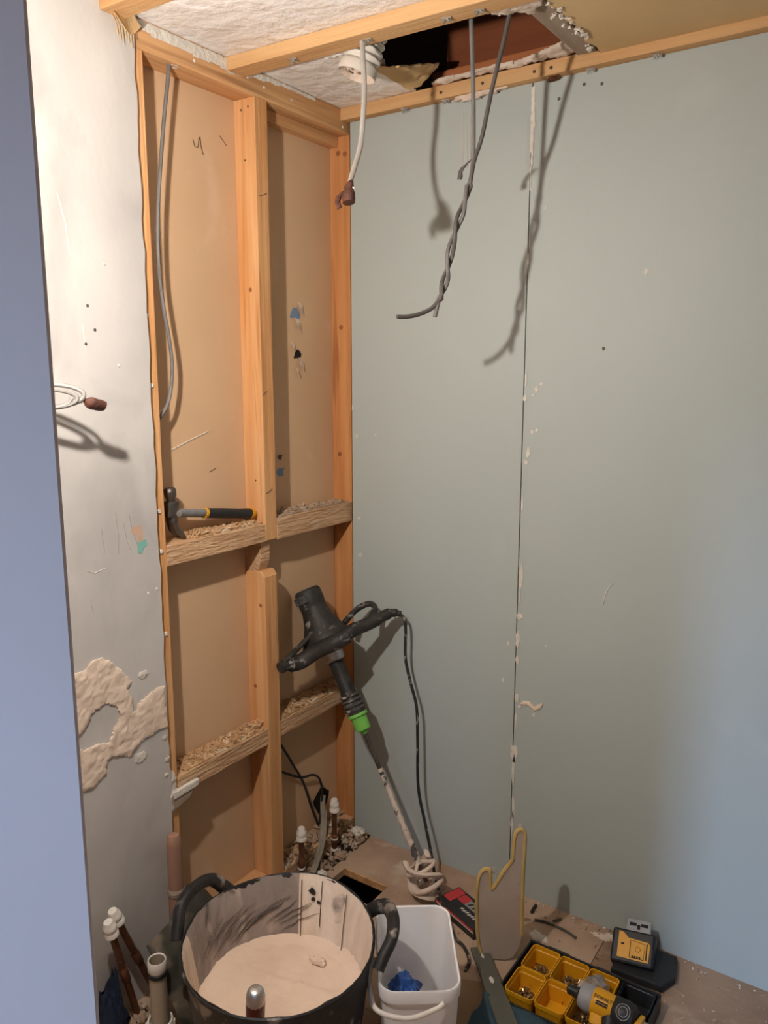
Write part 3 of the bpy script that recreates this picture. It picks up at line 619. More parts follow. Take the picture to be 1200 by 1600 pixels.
for k in range(6):
    r_ = random.Random(k + 3); c = bc + sx * (.006 + .009 * k) - sy * (.030 + r_.uniform(-.012, .012)) + V((0, 0, .098))
    MB().prism([c + V((r_.uniform(-.010, .010), r_.uniform(-.010, .010), r_.uniform(-.006, .018))) for _ in range(4)], (.0008, .0008, .0004)).build('paper_scrap', 'white_gloss', None, 'tiny torn white scrap beside the blue glove in the bucket', 'scrap', 'scraps in the bucket')

# ---- paddle mixer leaning in the corner
def ax(zz): return V((.157 - .535 * (zz - .51), -.182, zz))
nd = (ax(1) - ax(0)).normalized()
t = thing('paddle_mixer', tuple(ax(.02)), 'black electric paddle mixer leaning in the corner with plaster on its shaft', 'mixer')
def ln(z0): return ax(z0)
sc = (ax(1) - ax(0)).length
def lz_(lst): return [(r, (zz - .5) * sc) for r, zz in lst]
O5 = ax(.5)
mc_ = MB().lathe(lz_([(.0005, .894), (.036, .893), (.042, .885), (.043, .860), (.041, .850), (.0405, .845)]), O5, nd, 20).build('motor_cap', 'black_plastic', t, smooth=True)
MB().lathe(lz_([(.038, .850), (.041, .832), (.050, .800), (.068, .765), (.082, .742), (.078, .724), (.050, .712), (.035, .708)]), O5, nd, 20, True).build('motor_housing', 'black_plastic', t, smooth=True)
sd = nd.cross(V((0, 1, 0))).normalized()
for k in range(3): MB().obox(ax(.868) + V((0, -1, 0)) * .042 + sd * (.018 - .018 * k), sd * .006, nd * .012, V((0, .003, 0))).build('cooling_rib', 'grey_dusty', mc_)
MB().lathe(lz_([(.033, .712), (.033, .690), (.028, .684), (.022, .683)]), O5, nd, 20, True).build('silver_collar', 'silver', t, smooth=True)
gn_ = MB().lathe(lz_([(.023, .686), (.023, .600), (.026, .595), (.028, .560), (.030, .545), (.030, .532)]), O5, nd, 18, True).build('gear_neck', 'black_plastic', t, smooth=True)
for zz in (.583, .570, .557, .545): MB().lathe(lz_([(.0285, zz + .004), (.0325, zz + .002), (.0325, zz - .002), (.0285, zz - .004)]), O5, nd, 18).build('rubber_rib', 'grey_dusty', gn_, smooth=True)
MB().lathe(lz_([(.029, .535), (.031, .530), (.031, .525), (.025, .523), (.024, .487), (.012, .482), (.008, .474)]), O5, nd, 20, True).build('green_chuck_ring', 'green_plastic', t, smooth=True)
sh_ = MB().tube([ax(.49), ax(.06)], .0065, 10).build('shaft', 'steel_dark', t, smooth=True)
cr = []; rs_ = []
for k in range(40):
    zz = .375 - k * .0068; cr.append(ax(zz) + V((0, 0, 0))); rs_.append(.0066 + .0050 * (k / 40) + .0036 * noise.noise(V((k * .8, 0, 0))))
MB().tube(cr, rs_, 12).build('plaster_crust', 'crust_mottled', sh_, smooth=True)
# spiral paddle: two bands and end ring
def spiral(ph, r0, z0, z1, turns, n=26):
    u_ = nd.orthogonal().normalized(); v_ = nd.cross(u_); P = []
    for k in range(n + 1):
        s_ = k / n; a = ph + turns * 2 * math.pi * s_; P.append(ax(z0 + (z1 - z0) * s_) + (u_ * math.cos(a) + v_ * math.sin(a)) * r0 * math.sin(math.pi * min(1, .15 + s_ * .85) * .92 + .1) ** .5)
    return P
for ph in (0, math.pi):
    MB().tube(spiral(ph, .047, .125, .024, .75), .0075, 8, flat=1.9).build('paddle_blade', 'fresh_plaster', t, smooth=True)
MB().lathe([(.047 + .006 * math.cos(a), .008 * math.sin(a)) for a in [k * math.pi / 5 for k in range(11)]], ax(.052), nd, 24).build('paddle_ring', 'fresh_plaster', t, smooth=True)
MB().lathe([(.044 + .005 * math.cos(a), .006 * math.sin(a)) for a in [k * math.pi / 5 for k in range(11)]], ax(.098), nd, 24).build('paddle_ring', 'fresh_plaster', t, smooth=True)
for a in (0, 2.1, 4.2):
    u_ = nd.orthogonal().normalized(); v_ = nd.cross(u_); MB().tube([ax(.115), ax(.098) + (u_ * math.cos(a) + v_ * math.sin(a)) * .044], .006, 8).build('paddle_spoke', 'fresh_plaster', t, smooth=True)
# handle bars
H = [(.004, -.368, .706), (.004, -.335, .706), (.015, -.29, .704), (.050, -.258, .734), (.100, -.238, .764), (.130, -.205, .785)]
hb_ = MB().tube(spline(H, 6), [.014] * 7 + [.020] * 24, 12, flat=1.25).build('handle_bar', 'black_plastic', t, smooth=True)
MB().tube(spline([(.000, -.352, .716), (.004, -.30, .738), (.012, -.25, .765), (.02, -.215, .785)], 6), .0085, 10).build('handle_brace', 'black_plastic', t, smooth=True)
MB().obox((.018, -.305, .7045), (.012, .036, -.001), (.010, -.003, 0), (.002, 0, .013)).build('bumper', 'grey_dusty', hb_, bevel=.004)
H2 = [(.100, -.225, .765), (.128, -.180, .792), (.155, -.130, .806), (.180, -.085, .824), (.200, -.062, .830), (.220, -.052, .827)]
MB().tube(spline(H2, 6), [.0215] * 8 + [.020] * 8 + [.017] * 6 + [.013] * 5 + [.0095] * 4, 14).build('rear_grip', 'black_plastic', t, smooth=True)
MB().tube(spline([(.06, -.13, .79), (.075, -.085, .825), (.105, -.058, .842), (.135, -.07, .835), (.145, -.11, .815)], 6), .0095, 10).build('rear_guard', 'black_plastic', t, smooth=True)
CP = [(.215, -.054, .828), (.232, -.052, .815), (.238, -.053, .78), (.240, -.056, .69), (.262, -.058, .61), (.284, -.06, .54), (.290, -.062, .43), (.299, -.07, .28), (.335, -.085, .175), (.368, -.10, .085), (.40, -.135, .055), (.455, -.20, .052), (.515, -.262, .042), (.555, -.288, .012), (.59, -.300, .006), (.625, -.335, .004), (.635, -.375, .004)]
MB().tube(spline(CP, 6), .0048, 8).build('power_cord', 'cord_dusty', t, smooth=True)

# ---- hammer on the middle noggin
t = thing('claw_hammer', (-.05, -.60, 1.140), 'claw hammer with grey shaft and black grip lying on the upper noggin', 'hammer')
hz = lambda y: 1.212 - (y + .70) * .155
hxp = -.048
hd = MB(); hd.obox((hxp, -.704, 1.222), (.014, 0, 0), (0, .016, 0), (0, .002, .020)); hd.build('head', 'steel_dark', t, bevel=.004)
MB().lathe([(.010, 0), (.011, .012), (.015, .020), (.0155, .036), (.012, .040)], (hxp, -.702, 1.236), (0, -.08, 1), 16, True).build('striking_face', 'steel_dark', t, smooth=True)
for s_ in (-1, 1):
    MB().tube(spline([(hxp + s_ * .004, -.704, 1.21), (hxp + s_ * .007, -.702, 1.185), (hxp + s_ * .010, -.692, 1.163), (hxp + s_ * .013, -.672, 1.1445)], 6), [.011] * 6 + [.009] * 6 + [.0068] * 5 + [.0045] * 2, 8, flat=.8).build('claw', 'steel_dark', t, smooth=True)
hs_ = MB().tube([(hxp, -.704, hz(-.704)), (hxp, -.66, hz(-.66)), (hxp, -.585, hz(-.585))], [.013, .0125, .0125], 14, flat=.8).build('shaft', 'grey_fibre', t, smooth=True)
dot(hs_, (hxp + .013, -.690, 1.21), (1, 0, 0), .009, 'silver', 'rivet', .003)
hg_ = MB().tube([(hxp, y, hz(y)) for y in (-.590, -.580, -.53, -.47, -.435, -.422)], [.0135, .0145, .0155, .0150, .0165, .0160], 16, flat=.85).build('grip', 'black_clean', t, smooth=True)
MB().tube([(hxp, y, hz(y)) for y in (-.5935, -.586)], .0148, 16, flat=.85).build('grip_band', 'yellow_plastic', hg_, smooth=True)
MB().tube([(hxp, y, hz(y)) for y in (-.425, -.415, -.408)], [.0172, .0172, .013], 16, flat=.85).build('end_cap', 'yellow_plastic', t, smooth=True)

# ---- sawdust and shavings on the noggins
def dust(y0, y1, zt, n, seed, lab, th=.006, m_='sawdust'):
    poly_ = [(-.085, y0), (-.018, y0 + .004), (-.016, y1 - .004), (-.085, y1)]
    m = crust(poly_, lambda u, v, h: V((u, v, zt + h)), th, .004, seed, .9)
    chips(n, lambda r: (r.uniform(-.083, -.020), r.uniform(y0 + .01, y1 - .01), zt + th * r.uniform(.9, 1.6)), (.002, .007), seed, .3, m)
    m.build('sawdust', m_, None, lab, 'sawdust', kind='stuff')
dust(-.66, -.405, 1.140, 260, 1, 'coarse sawdust on the noggin around the hammer grip')
dust(-.335, .008, 1.148, 160, 2, 'pale dusty sawdust on the upper right noggin beside the green wall', .004, 'rubble')
dust(-.725, -.415, .528, 260, 3, 'wood shavings covering the lower left noggin', .005)
dust(-.345, .0, .530, 220, 4, 'sawdust heap on the lower right noggin behind the mixer', .008)
for k in range(9):
    r_ = random.Random(k); y = -.455 + .005 * k; zz = .540
    MB().tube(spline([(-.07 + r_.uniform(0, .04), y, zz), (-.06 + r_.uniform(0, .04), y + .012, zz + .008), (-.05 + r_.uniform(0, .03), y + .02 + r_.uniform(-.02, .01), zz + .004)], 4), .0012, 5).build('wood_shaving', 'shaving', None, 'thin curled wood shaving on the lower left noggin against the middle stud', 'shaving', 'curled shavings by the middle stud')
MB().tube([(-.03, -.315, 1.157), (-.045, -.29, 1.170)], .0025, 6).build('nail', 'steel_dark', None, 'bent dark nail lying on the upper right noggin', 'nail')

# ---- white coated bracket fixed at the old plaster edge
t = thing('cable_trunking', (-.005, -.735, .452), 'short plaster-splashed strip of trunking at the old plaster edge', 'trunking')
MB().prism([(-.011, -.779, .500), (-.011, -.692, .502), (-.011, -.696, .484), (-.011, -.779, .480)], (.012, 0, 0)).build('strip', 'white_filler', t, bevel=.002)
MB().prism([(-.011, -.779, .478), (-.011, -.705, .482), (-.011, -.725, .462), (-.011, -.779, .448)], (.009, 0, 0)).build('strip', 'wood_grey', t, bevel=.002)

# ---- cables
def cable(name, pts, r, m_, lab, n=8, cat='cable', group=None): return MB().tube(spline(pts, n), r, 8).build(name, m_, None, lab, cat, group, smooth=True)
cable('wall_cable', [(-.03, -.664, 2.285), (-.03, -.667, 2.24), (-.03, -.689, 2.118), (-.03, -.716, 1.931), (-.032, -.719, 1.80), (-.032, -.711, 1.713), (-.034, -.694, 1.62), (-.034, -.692, 1.56), (-.034, -.708, 1.49), (-.034, -.742, 1.445)], .0045, 'cable_grey', 'thin grey cable dropping from the top plate down the left stud bay')
MB().lathe([(.004, 0), (.011, .001), (.012, -.006)], (-.030, -.650, 2.2615), (0, 0, -1), 12).build('cable_hole', 'board_core', wl, smooth=True)
# coil on old plaster
t = thing('coiled_cable', (0.03, -1.05, 1.46), 'grey cable coiled against the old plaster with a taped end, near the door edge', 'cable')
pts = []
for k in range(46):
    a = k * .42; q = .85 + .15 * math.sin(a * .23)
    pts.append((.085 + .040 * q * math.cos(a), -1.112 + .052 * q * math.cos(a) + .004 * math.sin(a * .31), 1.512 + .022 * q * math.sin(a) + .004 * math.sin(a * .27)))
pts = [(0, -1.16, 1.50), (.02, -1.165, 1.505), (.04, -1.165, 1.51)] + pts[9:] + [(.115, -1.072, 1.510), (.120, -1.057, 1.504)]
MB().tube(spline(pts, 3), .0046, 8).build('coil', 'coil_grey', t, smooth=True)
MB().tube(spline([(.119, -1.058, 1.508), (.122, -1.045, 1.502), (.125, -1.030, 1.497), (.127, -1.012, 1.493)], 4), [.005] * 3 + [.009, .012, .0135, .0138, .0135, .013, .0132, .013, .012, .011], 10, flat=.7).build('taped_end', 'tape_brown', t, smooth=True)
# flat white cable with taped connector
t = thing('hanging_cable', (.38, -.52, 1.92), 'short off-white cable hanging by the corner with a brown taped end', 'cable')
MB().tube(spline([(.372, -.452, 2.36), (.370, -.453, 2.29), (.374, -.452, 2.20), (.372, -.455, 2.13), (.366, -.458, 2.07), (.378, -.50, 2.01), (.398, -.545, 1.965)], 8), .0060, 10, flat=.6).build('sheath', 'cable_white', t, smooth=True)
MB().tube(spline([(.392, -.53, 1.976), (.402, -.55, 1.962), (.407, -.558, 1.95), (.410, -.563, 1.925)], 4), [.007, .008, .010, .008, .012, .013, .012, .010, .013, .016, .0175, .0175, .0165], 10, flat=.8).build('taped_end', 'tape_brown', t, smooth=True)
MB().tube(spline([(.404, -.553, 1.953), (.392, -.565, 1.945), (.386, -.572, 1.93), (.390, -.57, 1.915)], 4), [.004] * 6 + [.006] * 7, 7).build('tape_tail', 'tape_brown', t, smooth=True)
blob((.412, -.552, 1.955), .006, 4, 5, .3).build('white_core', 'white_filler', t, smooth=True)
# two twisted cables hanging together
A = [(.608, -.395, 2.40), (.606, -.380, 2.30), (.600, -.352, 2.15), (.597, -.343, 2.03), (.5935, -.350, 1.985)]
B = [(.708, -.38, 2.40), (.690, -.368, 2.30), (.645, -.352, 2.17), (.620, -.345, 2.08), (.601, -.345, 2.03), (.595, -.350, 1.985)]
def centre(s_): 
    C_ = [(.594, -.350, 1.985), (.586, -.365, 1.93), (.578, -.378, 1.89), (.567, -.385, 1.84), (.561, -.390, 1.79), (.555, -.395, 1.755), (.547, -.402, 1.72)]
    i = min(5, int(s_ * 6)); f_ = s_ * 6 - i; return V(C_[i]).lerp(V(C_[i + 1]), f_)
def twist(ph):
    out = []
    for k in range(1, 33):
        s_ = k / 33; a = ph + s_ * 2 * math.pi * 1.9; rr_t = .0062 * (1 if .1 < s_ < .9 else .8)
        out.append(centre(s_) + V((.83, .56, 0)) * math.cos(a) * rr_t + V((-.56, .83, .1)) * math.sin(a) * rr_t)
    return out
A2 = A + twist(math.pi) + [(.545, -.404, 1.715), (.541, -.410, 1.686)]
B2 = B + twist(0) + [(.546, -.403, 1.722), (.535, -.415, 1.705), (.520, -.44, 1.692), (.505, -.467, 1.685), (.490, -.492, 1.684)]
MB().tube(spline(A2, 3), .0050, 8).build('hanging_cable', 'cable_grey', None, 'grey cable from the ceiling hole ending straight down, twisted round a darker one', 'cable', smooth=True)
MB().tube(spline(B2, 3), .0050, 8).build('hanging_cable', 'cable_dark', None, 'dark grey cable from the ceiling hole whose free end curves left', 'cable', smooth=True)
tf = thing('dust_tuft', (.565, -.335, 2.0), 'small brown tuft of dusty fibres snagged on the hanging grey cable', 'tuft')
for k in range(5):
    r_ = random.Random(k + 50); MB().tube([(.590 - .006 * k, -.338, 2.035 - .003 * k), (.578 - .005 * k, -.336, 2.03 - .004 * k), (.570 - .004 * k, -.334, 2.022 - .006 * k)], .002, 5).build('fibre', 'cable_dark', tf)
for k, (dx, zt) in enumerate(((.0, 2.14), (.012, 2.11), (.02, 2.13))): MB().tube([(.566 + dx, -.335, 2.02), (.566 + dx * .9, -.335, zt)], .0007, 4).build('fibre', 'waste_pipe', tf)
blob((.561, -.335, 2.006), .006, 8, 5, .4, (1, 1, 1.4)).build('fibre_knot', 'cable_dark', tf, smooth=True)
# wires behind the lower noggin
cable('loose_wire', [(-.07, -.345, .50), (-.07, -.28, .395), (-.07, -.235, .32), (-.068, -.19, .24), (-.066, -.155, .14), (-.062, -.125, .06)], .004, 'cable_black', 'thin black wire hanging below the lower noggin, straight strand')
cable('loose_wire', [(-.075, -.34, .36), (-.074, -.26, .30), (-.070, -.195, .26), (-.068, -.14, .245), (-.066, -.108, .215), (-.064, -.098, .16), (-.064, -.108, .09), (-.062, -.118, .06)], .004, 'cable_black', 'thin black wire hanging below the lower noggin, bent to a hook')
cable('conduit', [(-.07, -.085, .145), (-.062, -.098, .125), (-.04, -.125, .07), (-.012, -.175, .03), (.02, -.24, .012), (.045, -.30, .008)], .009, 'conduit_grey', 'grey flexible conduit curving out of the wall hole to the floor')
cable('conduit', [(-.055, -.095, .10), (-.025, -.135, .055), (.006, -.19, .03), (.03, -.245, .016), (.055, -.30, .010)], .007, 'conduit_grey', 'thinner grey conduit lying below the curved one at the wall foot')
MB().prism([(-.0874, -.075 + .04 * math.cos(a) * (1 + .2 * math.sin(3 * a)), .115 + .045 * math.sin(a) * (1 + .15 * math.cos(4 * a))) for a in [k * math.pi / 8 for k in range(16)]], (.0004, 0, 0)).build('broken_hole', 'floor_void', wl)

# ---- flexible duct
dc0, dc1 = V((.296, -.375, 2.258)), V((.338, -.335, 2.44)); da = (dc1 - dc0); dl_ = da.length
t = thing('flexible_duct', tuple(dc0), 'white ribbed flexible duct poking down through the ceiling hole', 'duct')
prof = [(.0455, 0), (.0460, .02)]
for k in range(1, 73):
    s_ = k / 72; prof.append((.0415 + .0050 * math.cos(2 * math.pi * s_ * 9), .022 + s_ * (dl_ - .022)))
MB().lathe(prof, dc0, da, 32, fn=lambda r, h, a: (r, h + .004 * math.sin(a))).build('duct_hose', 'duct_white', t, smooth=True, solid=.0025)
MB().lathe([(.0445, .002), (.040, .008), (.036, .03), (.036, .12)], dc0, da, 28).build('inner_sleeve', 'board_core', t, smooth=True)
for k in range(6):
    a = k * 1.05; c = dc0 + V((.03 * math.cos(a), .03 * math.sin(a), .016))
    MB().tube([c, c + V((-.010 * math.cos(a + .8), -.010 * math.sin(a + .8), -.006))], .0022, 5).build('torn_fibre', 'rubble', t)
crust([(.20, -.40), (.235, -.425), (.27, -.42), (.28, -.38), (.25, -.35), (.21, -.36)], lambda u, v, h: V((u, v, ZC - h)), .012, .005, 31, .8).build('plaster_dab', 'ceiling_plaster', ce, smooth=True)

# ---- pipes
def stop_end(c, d, parent):
    MB().lathe([(.0125, 0), (.0165, .002), (.0165, .013), (.0145, .015), (.0145, .018), (.0155, .020), (.0150, .031), (.0120, .034), (.0120, .040), (.0100, .044), (.0005, .045)], c, d, 20, False).build('stop_end', 'white_gloss', parent, smooth=True)
def pipe(b, top, lab, rings=()):
    b, top = V(b), V(top); t = thing('copper_pipe', tuple(b), lab, 'pipe'); d = top - b
    pb_ = MB().tube([b, top + d.normalized() * .003], .0085, 12).build('pipe', 'copper', t, smooth=True)
    for s_ in rings: MB().lathe([(.0085, -.004), (.0115, -.003), (.0120, 0), (.0115, .003), (.0085, .004)], b + d * s_, d, 14).build('joint_ring', 'white_filler', pb_, smooth=True)
    MB().lathe([(.0085, -.02), (.0105, -.018), (.0105, .018), (.0085, .02)], b + d * (.42 if rings else .55), d, 14).build('coupler', 'copper', pb_, smooth=True)
    stop_end(top, d, t)
pipe((.045, -.958, 0), (.052, -1.022, .272), 'tilted copper pipe with white stop end, front one by the old plaster')
pipe((.030, -.885, 0), (.036, -.992, .280), 'tilted copper pipe with white stop end, rear one by the old plaster')
pipe((.003, -.290, -.03), (.003, -.288, .110), 'short copper pipe with white stop end nearer the tub rim at the stud foot', (.33, .12))
pipe((.020, -.142, -.03), (.020, -.140, .142), 'tall copper pipe with white stop end standing in the wall corner', (.45, .22))
t = thing('waste_pipe', (.158, -.984, 0), 'open beige waste pipe with black seal standing in a white socket', 'pipe')
WC = (.158, -.984, 0)
wp_ = MB().lathe([(.0190, .0), (.0200, .03), (.0200, .232), (.0175, .232), (.0172, .10), (.001, .10)], WC, n=24).build('pipe', 'waste_pipe', t, smooth=True)
MB().lathe([(.0202, .205), (.0215, .207), (.0215, .232), (.0198, .234), (.0178, .232)], WC, n=24).build('pipe_end', 'white_gloss', wp_, smooth=True)
MB().lathe([(.0200, .192), (.0222, .194), (.0222, .203), (.0200, .205)], WC, n=24).build('rubber_seal', 'black_clean', wp_, smooth=True)
so_ = MB().lathe([(.030, 0), (.031, .055), (.0305, .072), (.0285, .076), (.0255, .076), (.0245, .060), (.0205, .058)], WC, n=28).build('socket', 'white_gloss', t, smooth=True)
for k in range(8):
    a = k * math.pi / 4; MB().obox((WC[0] + .0315 * math.cos(a), WC[1] + .0315 * math.sin(a), .045), V((math.cos(a), math.sin(a), 0)) * .002, V((-math.sin(a), math.cos(a), 0)) * .004, (0, 0, .025)).build('socket_rib', 'white_gloss', so_)
t = thing('round_pole', (.030, -.812, 0), 'thick reddish-brown round pole standing upright at the old plaster edge', 'pole')
MB().lathe([(.019, 0), (.020, .02), (.0205, .20), (.018, .385), (.0175, .402), (.013, .411), (.0005, .413)], (.030, -.812, 0), (0, 0, 1), 18).build('pole', 'clay_pole', t, smooth=True)
MB().lathe([(.0206, .245), (.0225, .25), (.0225, .262), (.0204, .266)], (.030, -.812, 0), (0, 0, 1), 18).build('collar', 'wood_grey', t, smooth=True)

# ---- dark plastic sheet slumped between old plaster and tub
def sheet(u, v):
    top = V((.055, -.745, .235)).lerp(V((.085, -.955, .245)), u) + V((0, 0, .05 * math.sin(math.pi * min(1, u * 1.6)) - .03 * u)); bot = V((.20, -.66, .002)).lerp(V((.245, -.965, .002)), u)
    p = top.lerp(bot, v); p += V((.55, -.1, .75)) * (.022 * math.sin(math.pi * v) + .016 * noise.noise(V((u * 5, v * 4, 1.5))) * math.sin(math.pi * min(1, v * 1.1)) + .008 * noise.noise(V((u * 12, v * 9, 4))) * math.sin(math.pi * v))
    p.x = min(p.x, .215 if v < .9 else .245); p.z = max(p.z, .002); return p
MB().grid(sheet, 26, 22).build('plastic_sheet', 'dark_sheet', None, 'crumpled dark greenish plastic sheet slumped between old plaster and tub', 'sheet', smooth=True, solid=.002)
crumple(V((.040, -1.03, .0)), .036, .036, .15, 7.7).build('navy_cloth', 'navy_cloth', None, 'dark navy cloth bundle behind the tilted pipes by the door edge', 'cloth', smooth=True, solid=.002)

# ---- rubble at the wall foot
chips(240, lambda r: (lambda y: (r.uniform(-.008, .075), y, -.03 + r.uniform(0, .03) + .02 * (1 if y > -.1 else 0)))(r.uniform(-.36, -.005)), (.003, .010), 21, .7).build('rubble', 'rubble', None, 'broken plaster rubble and dust along the foot of the studs', 'rubble', kind='stuff')
chips(110, lambda r: (-.012 - r.random() * .07, r.uniform(-.34, .008), .036 + r.uniform(0, .010)), (.003, .010), 22, .7).build('rubble', 'rubble', None, 'crumbs of plaster lying on the sole plate in the corner bay', 'rubble', kind='stuff')
chips(160, lambda r: (r.uniform(.01, .13), r.uniform(-1.06, -.93), r.uniform(.001, .018)), (.003, .012), 23, .6).build('rubble', 'rubble', None, 'brown rubble on the floor around the tilted pipes', 'rubble', kind='stuff')
chips(260, lambda r: (r.uniform(.28, 1.5), r.triangular(-.5, -.004, -.02), r.uniform(.0005, .002)), (.001, .004), 24, .4).build('floor_crumbs', 'rubble', None, 'small plaster crumbs scattered over the floor below the green wall', 'crumbs', kind='stuff')
chips(60, lambda r: (r.uniform(.6, 1.5), r.uniform(-.03, -.003), r.uniform(.0005, .003)), (.0008, .003), 25, .6).build('floor_crumbs', 'white_filler', None, 'white plaster crumbs along the foot of the green wall', 'crumbs', kind='stuff')
for k, (x, y, s_, lab) in enumerate(((.045, -.045, .020, 'pale lump of plaster wedged in the wall corner'), (.060, -.165, .016, 'pale lump of plaster between the corner pipe and floor hatch'), (.075, -.275, .016, 'small lump of plaster next to the short capped pipe'))):
    blob((x, y, .012 if k else .03), s_, k + 3, 7, .45, (1.2, 1, .7)).build('plaster_lump', 'white_filler' if k != 1 else 'rubble', None, lab, 'plaster', smooth=False)
# short cable offcuts
cable('cable_offcut', [(.684, -.028, .006), (.684, -.045, .006), (.686, -.064, .006)], .0045, 'cable_black', 'short straight dark cable offcut nearest the plasterboard seam', cat='offcut')
cable('cable_offcut', [(.706, -.088, .005), (.735, -.080, .006), (.77, -.080, .006), (.805, -.084, .006), (.832, -.093, .005)], .0035, 'cable_dark', 'long bent dark cable offcut above the yellow bins', cat='offcut')
cable('cable_offcut', [(.752, -.064, .005), (.768, -.042, .006)], .003, 'cable_dark', 'tiny dark cable offcut beside the long bent one', cat='offcut')
crust([(.85, -.045), (.93, -.010), (.97, -.006), (.95, -.03), (.90, -.055)], lambda u, v, h: V((u, v, h)), .002, .005, 61).build('paper_flake', 'board_core', None, 'flat torn beige paper flake at the wall foot left of the charger', 'paper')
crust([(.72, -.12), (.76, -.13), (.77, -.15), (.735, -.16), (.715, -.145)], lambda u, v, h: V((u, v, h)), .0015, .004, 62).build('plaster_flake', 'white_filler', None, 'flat white plaster flake on the floor beside the yellow-edged sheet', 'plaster')

# ---- red and black box of blades
bx = V((.535, -.185, 0)); e1 = V((.93, -.36, 0)).normalized(); e2 = V((.36, .93, 0)).normalized()
t = thing('blade_box', tuple(bx), 'flat black and red cardboard box lying behind the white bucket', 'box')
ca_ = MB().obox(bx + V((0, 0, .016)), e1 * .085, e2 * .045, (0, 0, .016)).build('carton', 'box_black', t, bevel=.001)
MB().obox(bx + V((0, 0, .0322)) + e1 * .03 + e2 * .018, e1 * .05, e2 * .014, (0, 0, .0003)).build('label_panel', 'grille_grey', ca_)
MB().obox(bx + V((0, 0, .0324)) - e1 * .03 + e2 * .02, e1 * .016, e2 * .016, (0, 0, .0004)).build('red_panel', 'box_red', ca_)
MB().obox(bx + V((0, 0, .0324)) - e1 * .065 + e2 * .01, e1 * .016, e2 * .03, (0, 0, .0004)).build('red_panel', 'box_red', ca_)
MB().obox(bx + V((0, 0, .027)) - e2 * .0452, e1 * .082, e2 * .0004, (0, 0, .0032)).build('red_stripe', 'box_red', ca_)
MB().obox(bx + V((0, 0, .0212)) - e2 * .0452, e1 * .082, e2 * .0004, (0, 0, .0022)).build('white_stripe', 'box_white', ca_)
for k in range(7): MB().obox(bx + V((0, 0, .0325)) + e1 * (-.004 + .011 * k) - e2 * (.012 + .002 * (k % 2)), (e1 * .8 + e2 * .5) * .005, e2 * .0035, (0, 0, .0003)).build('print_mark', 'box_white', ca_)
for k in range(4): MB().obox(bx + V((0, 0, .0328)) + e1 * (.0 + .018 * k) + e2 * .018, (e1 * .4 + e2 * .8) * .009, e1 * .003, (0, 0, .0003)).build('print_mark', 'ink_black', ca_)

# ---- translucent sheet with yellow edging, standing on edge
p0 = V((.690, -.285, 0)); pe = V((.86, .51, 0)).normalized(); pn = V((pe.y, -pe.x, 0))
t = thing('edged_panel', tuple(p0), 'upright cloudy plastic panel with yellow rubber edging and a notched top', 'panel')
lean = V((.0, .06, 1.09))
def pp(u, v): return p0 + pe * u + lean * v
OUT = [(-.045, .006), (-.058, .05), (-.066, .12), (-.068, .19), (-.064, .222), (-.052, .238), (-.040, .238), (-.036, .225), (-.034, .195), (-.028, .190), (-.016, .208), (.000, .236), (.016, .258), (.022, .268), (.022, .31), (.026, .335), (.036, .345), (.047, .338), (.050, .315), (.050, .22), (.054, .12), (.056, .07), (.050, .04), (.035, .012), (.015, .004)]
MB().prism([pp(*q) - pn * .003 for q in OUT], pn * .006).build('panel_sheet', 'clear_sheet', t)
def trim(q): return MB().tube(spline([pp(*a) for a in q], 4), .0058, 8)
trim(OUT[0:8]).build('edge_trim', 'yellow_trim', t, smooth=True)
trim(OUT[7:14]).build('edge_trim', 'yellow_trim', t, smooth=True)
trim(OUT[13:22]).build('edge_trim', 'yellow_trim', t, smooth=True)
MB().grid(lambda u, v: pp(-.045 + .032 * u, .232 + .010 * math.sin(3 * u) - .022 * v * (1 - .3 * u)) - pn * (.004 + .004 * u), 4, 3).build('tape_flap', 'clear_film', t, solid=.0006)

# ---- grey straightedge lying towards the camera
q0, q1 = V((.630, -.288, .011)), V((.868, -.585, .085)); qd = (q1 - q0).normalized(); qs = V((-qd.y, qd.x, 0)).normalized()
t = thing('straightedge', tuple(q0), 'flat grey-green metal straightedge slanting across the floor right of the bucket', 'straightedge')
MB().obox((q0 + q1) / 2, qd * (q1 - q0).length / 2, qs * .0235, qd.cross(qs) * .005).build('blade', 'level_metal', t, bevel=.002)
for (s_, a) in ((.13, .010), (.42, .014)): 
    c = q0 + (q1 - q0) * s_ - qs * 0 + qd.cross(qs) * .006
    MB().prism([c + qd * a * math.cos(b) * 1.2 + qs * a * .4 * math.sin(b) for b in [k * 1.05 for k in range(6)]], qd.cross(qs) * .0008).build('plaster_fleck', 'white_filler', t)
# cardboard under the bucket
MB().prism([(.50, -.80, .0), (.60, -.42, .0), (.72, -.37, .0), (.86, -.66, .0), (.70, -.86, .0)], (0, 0, .0028)).build('cardboard_sheet', 'cardboard', None, 'flat brown cardboard sheet lying under the white bucket', 'cardboard')
# dark blue cloth in front of the bins
def bc_fn(u, v):
    x = .74 + .33 * u; y = -.442 - .17 * v; e = math.sin(math.pi * min(1, max(0, .12 + .88 * u))) 
    return V((x + .012 * noise.noise(V((u * 4, v * 4, 2))), y + .008 * noise.noise(V((u * 6, v * 3, 8))), .012 + .05 * (1 - (1 - min(1, v * 5)) ** 2) * (1 - .5 * v) + .012 * noise.noise(V((u * 7, v * 5, 3)))))
MB().grid(bc_fn, 22, 14).build('blue_cloth', 'blue_cloth', None, 'dark blue work cloth bunched in front of the yellow bins', 'cloth', smooth=True, solid=.003)

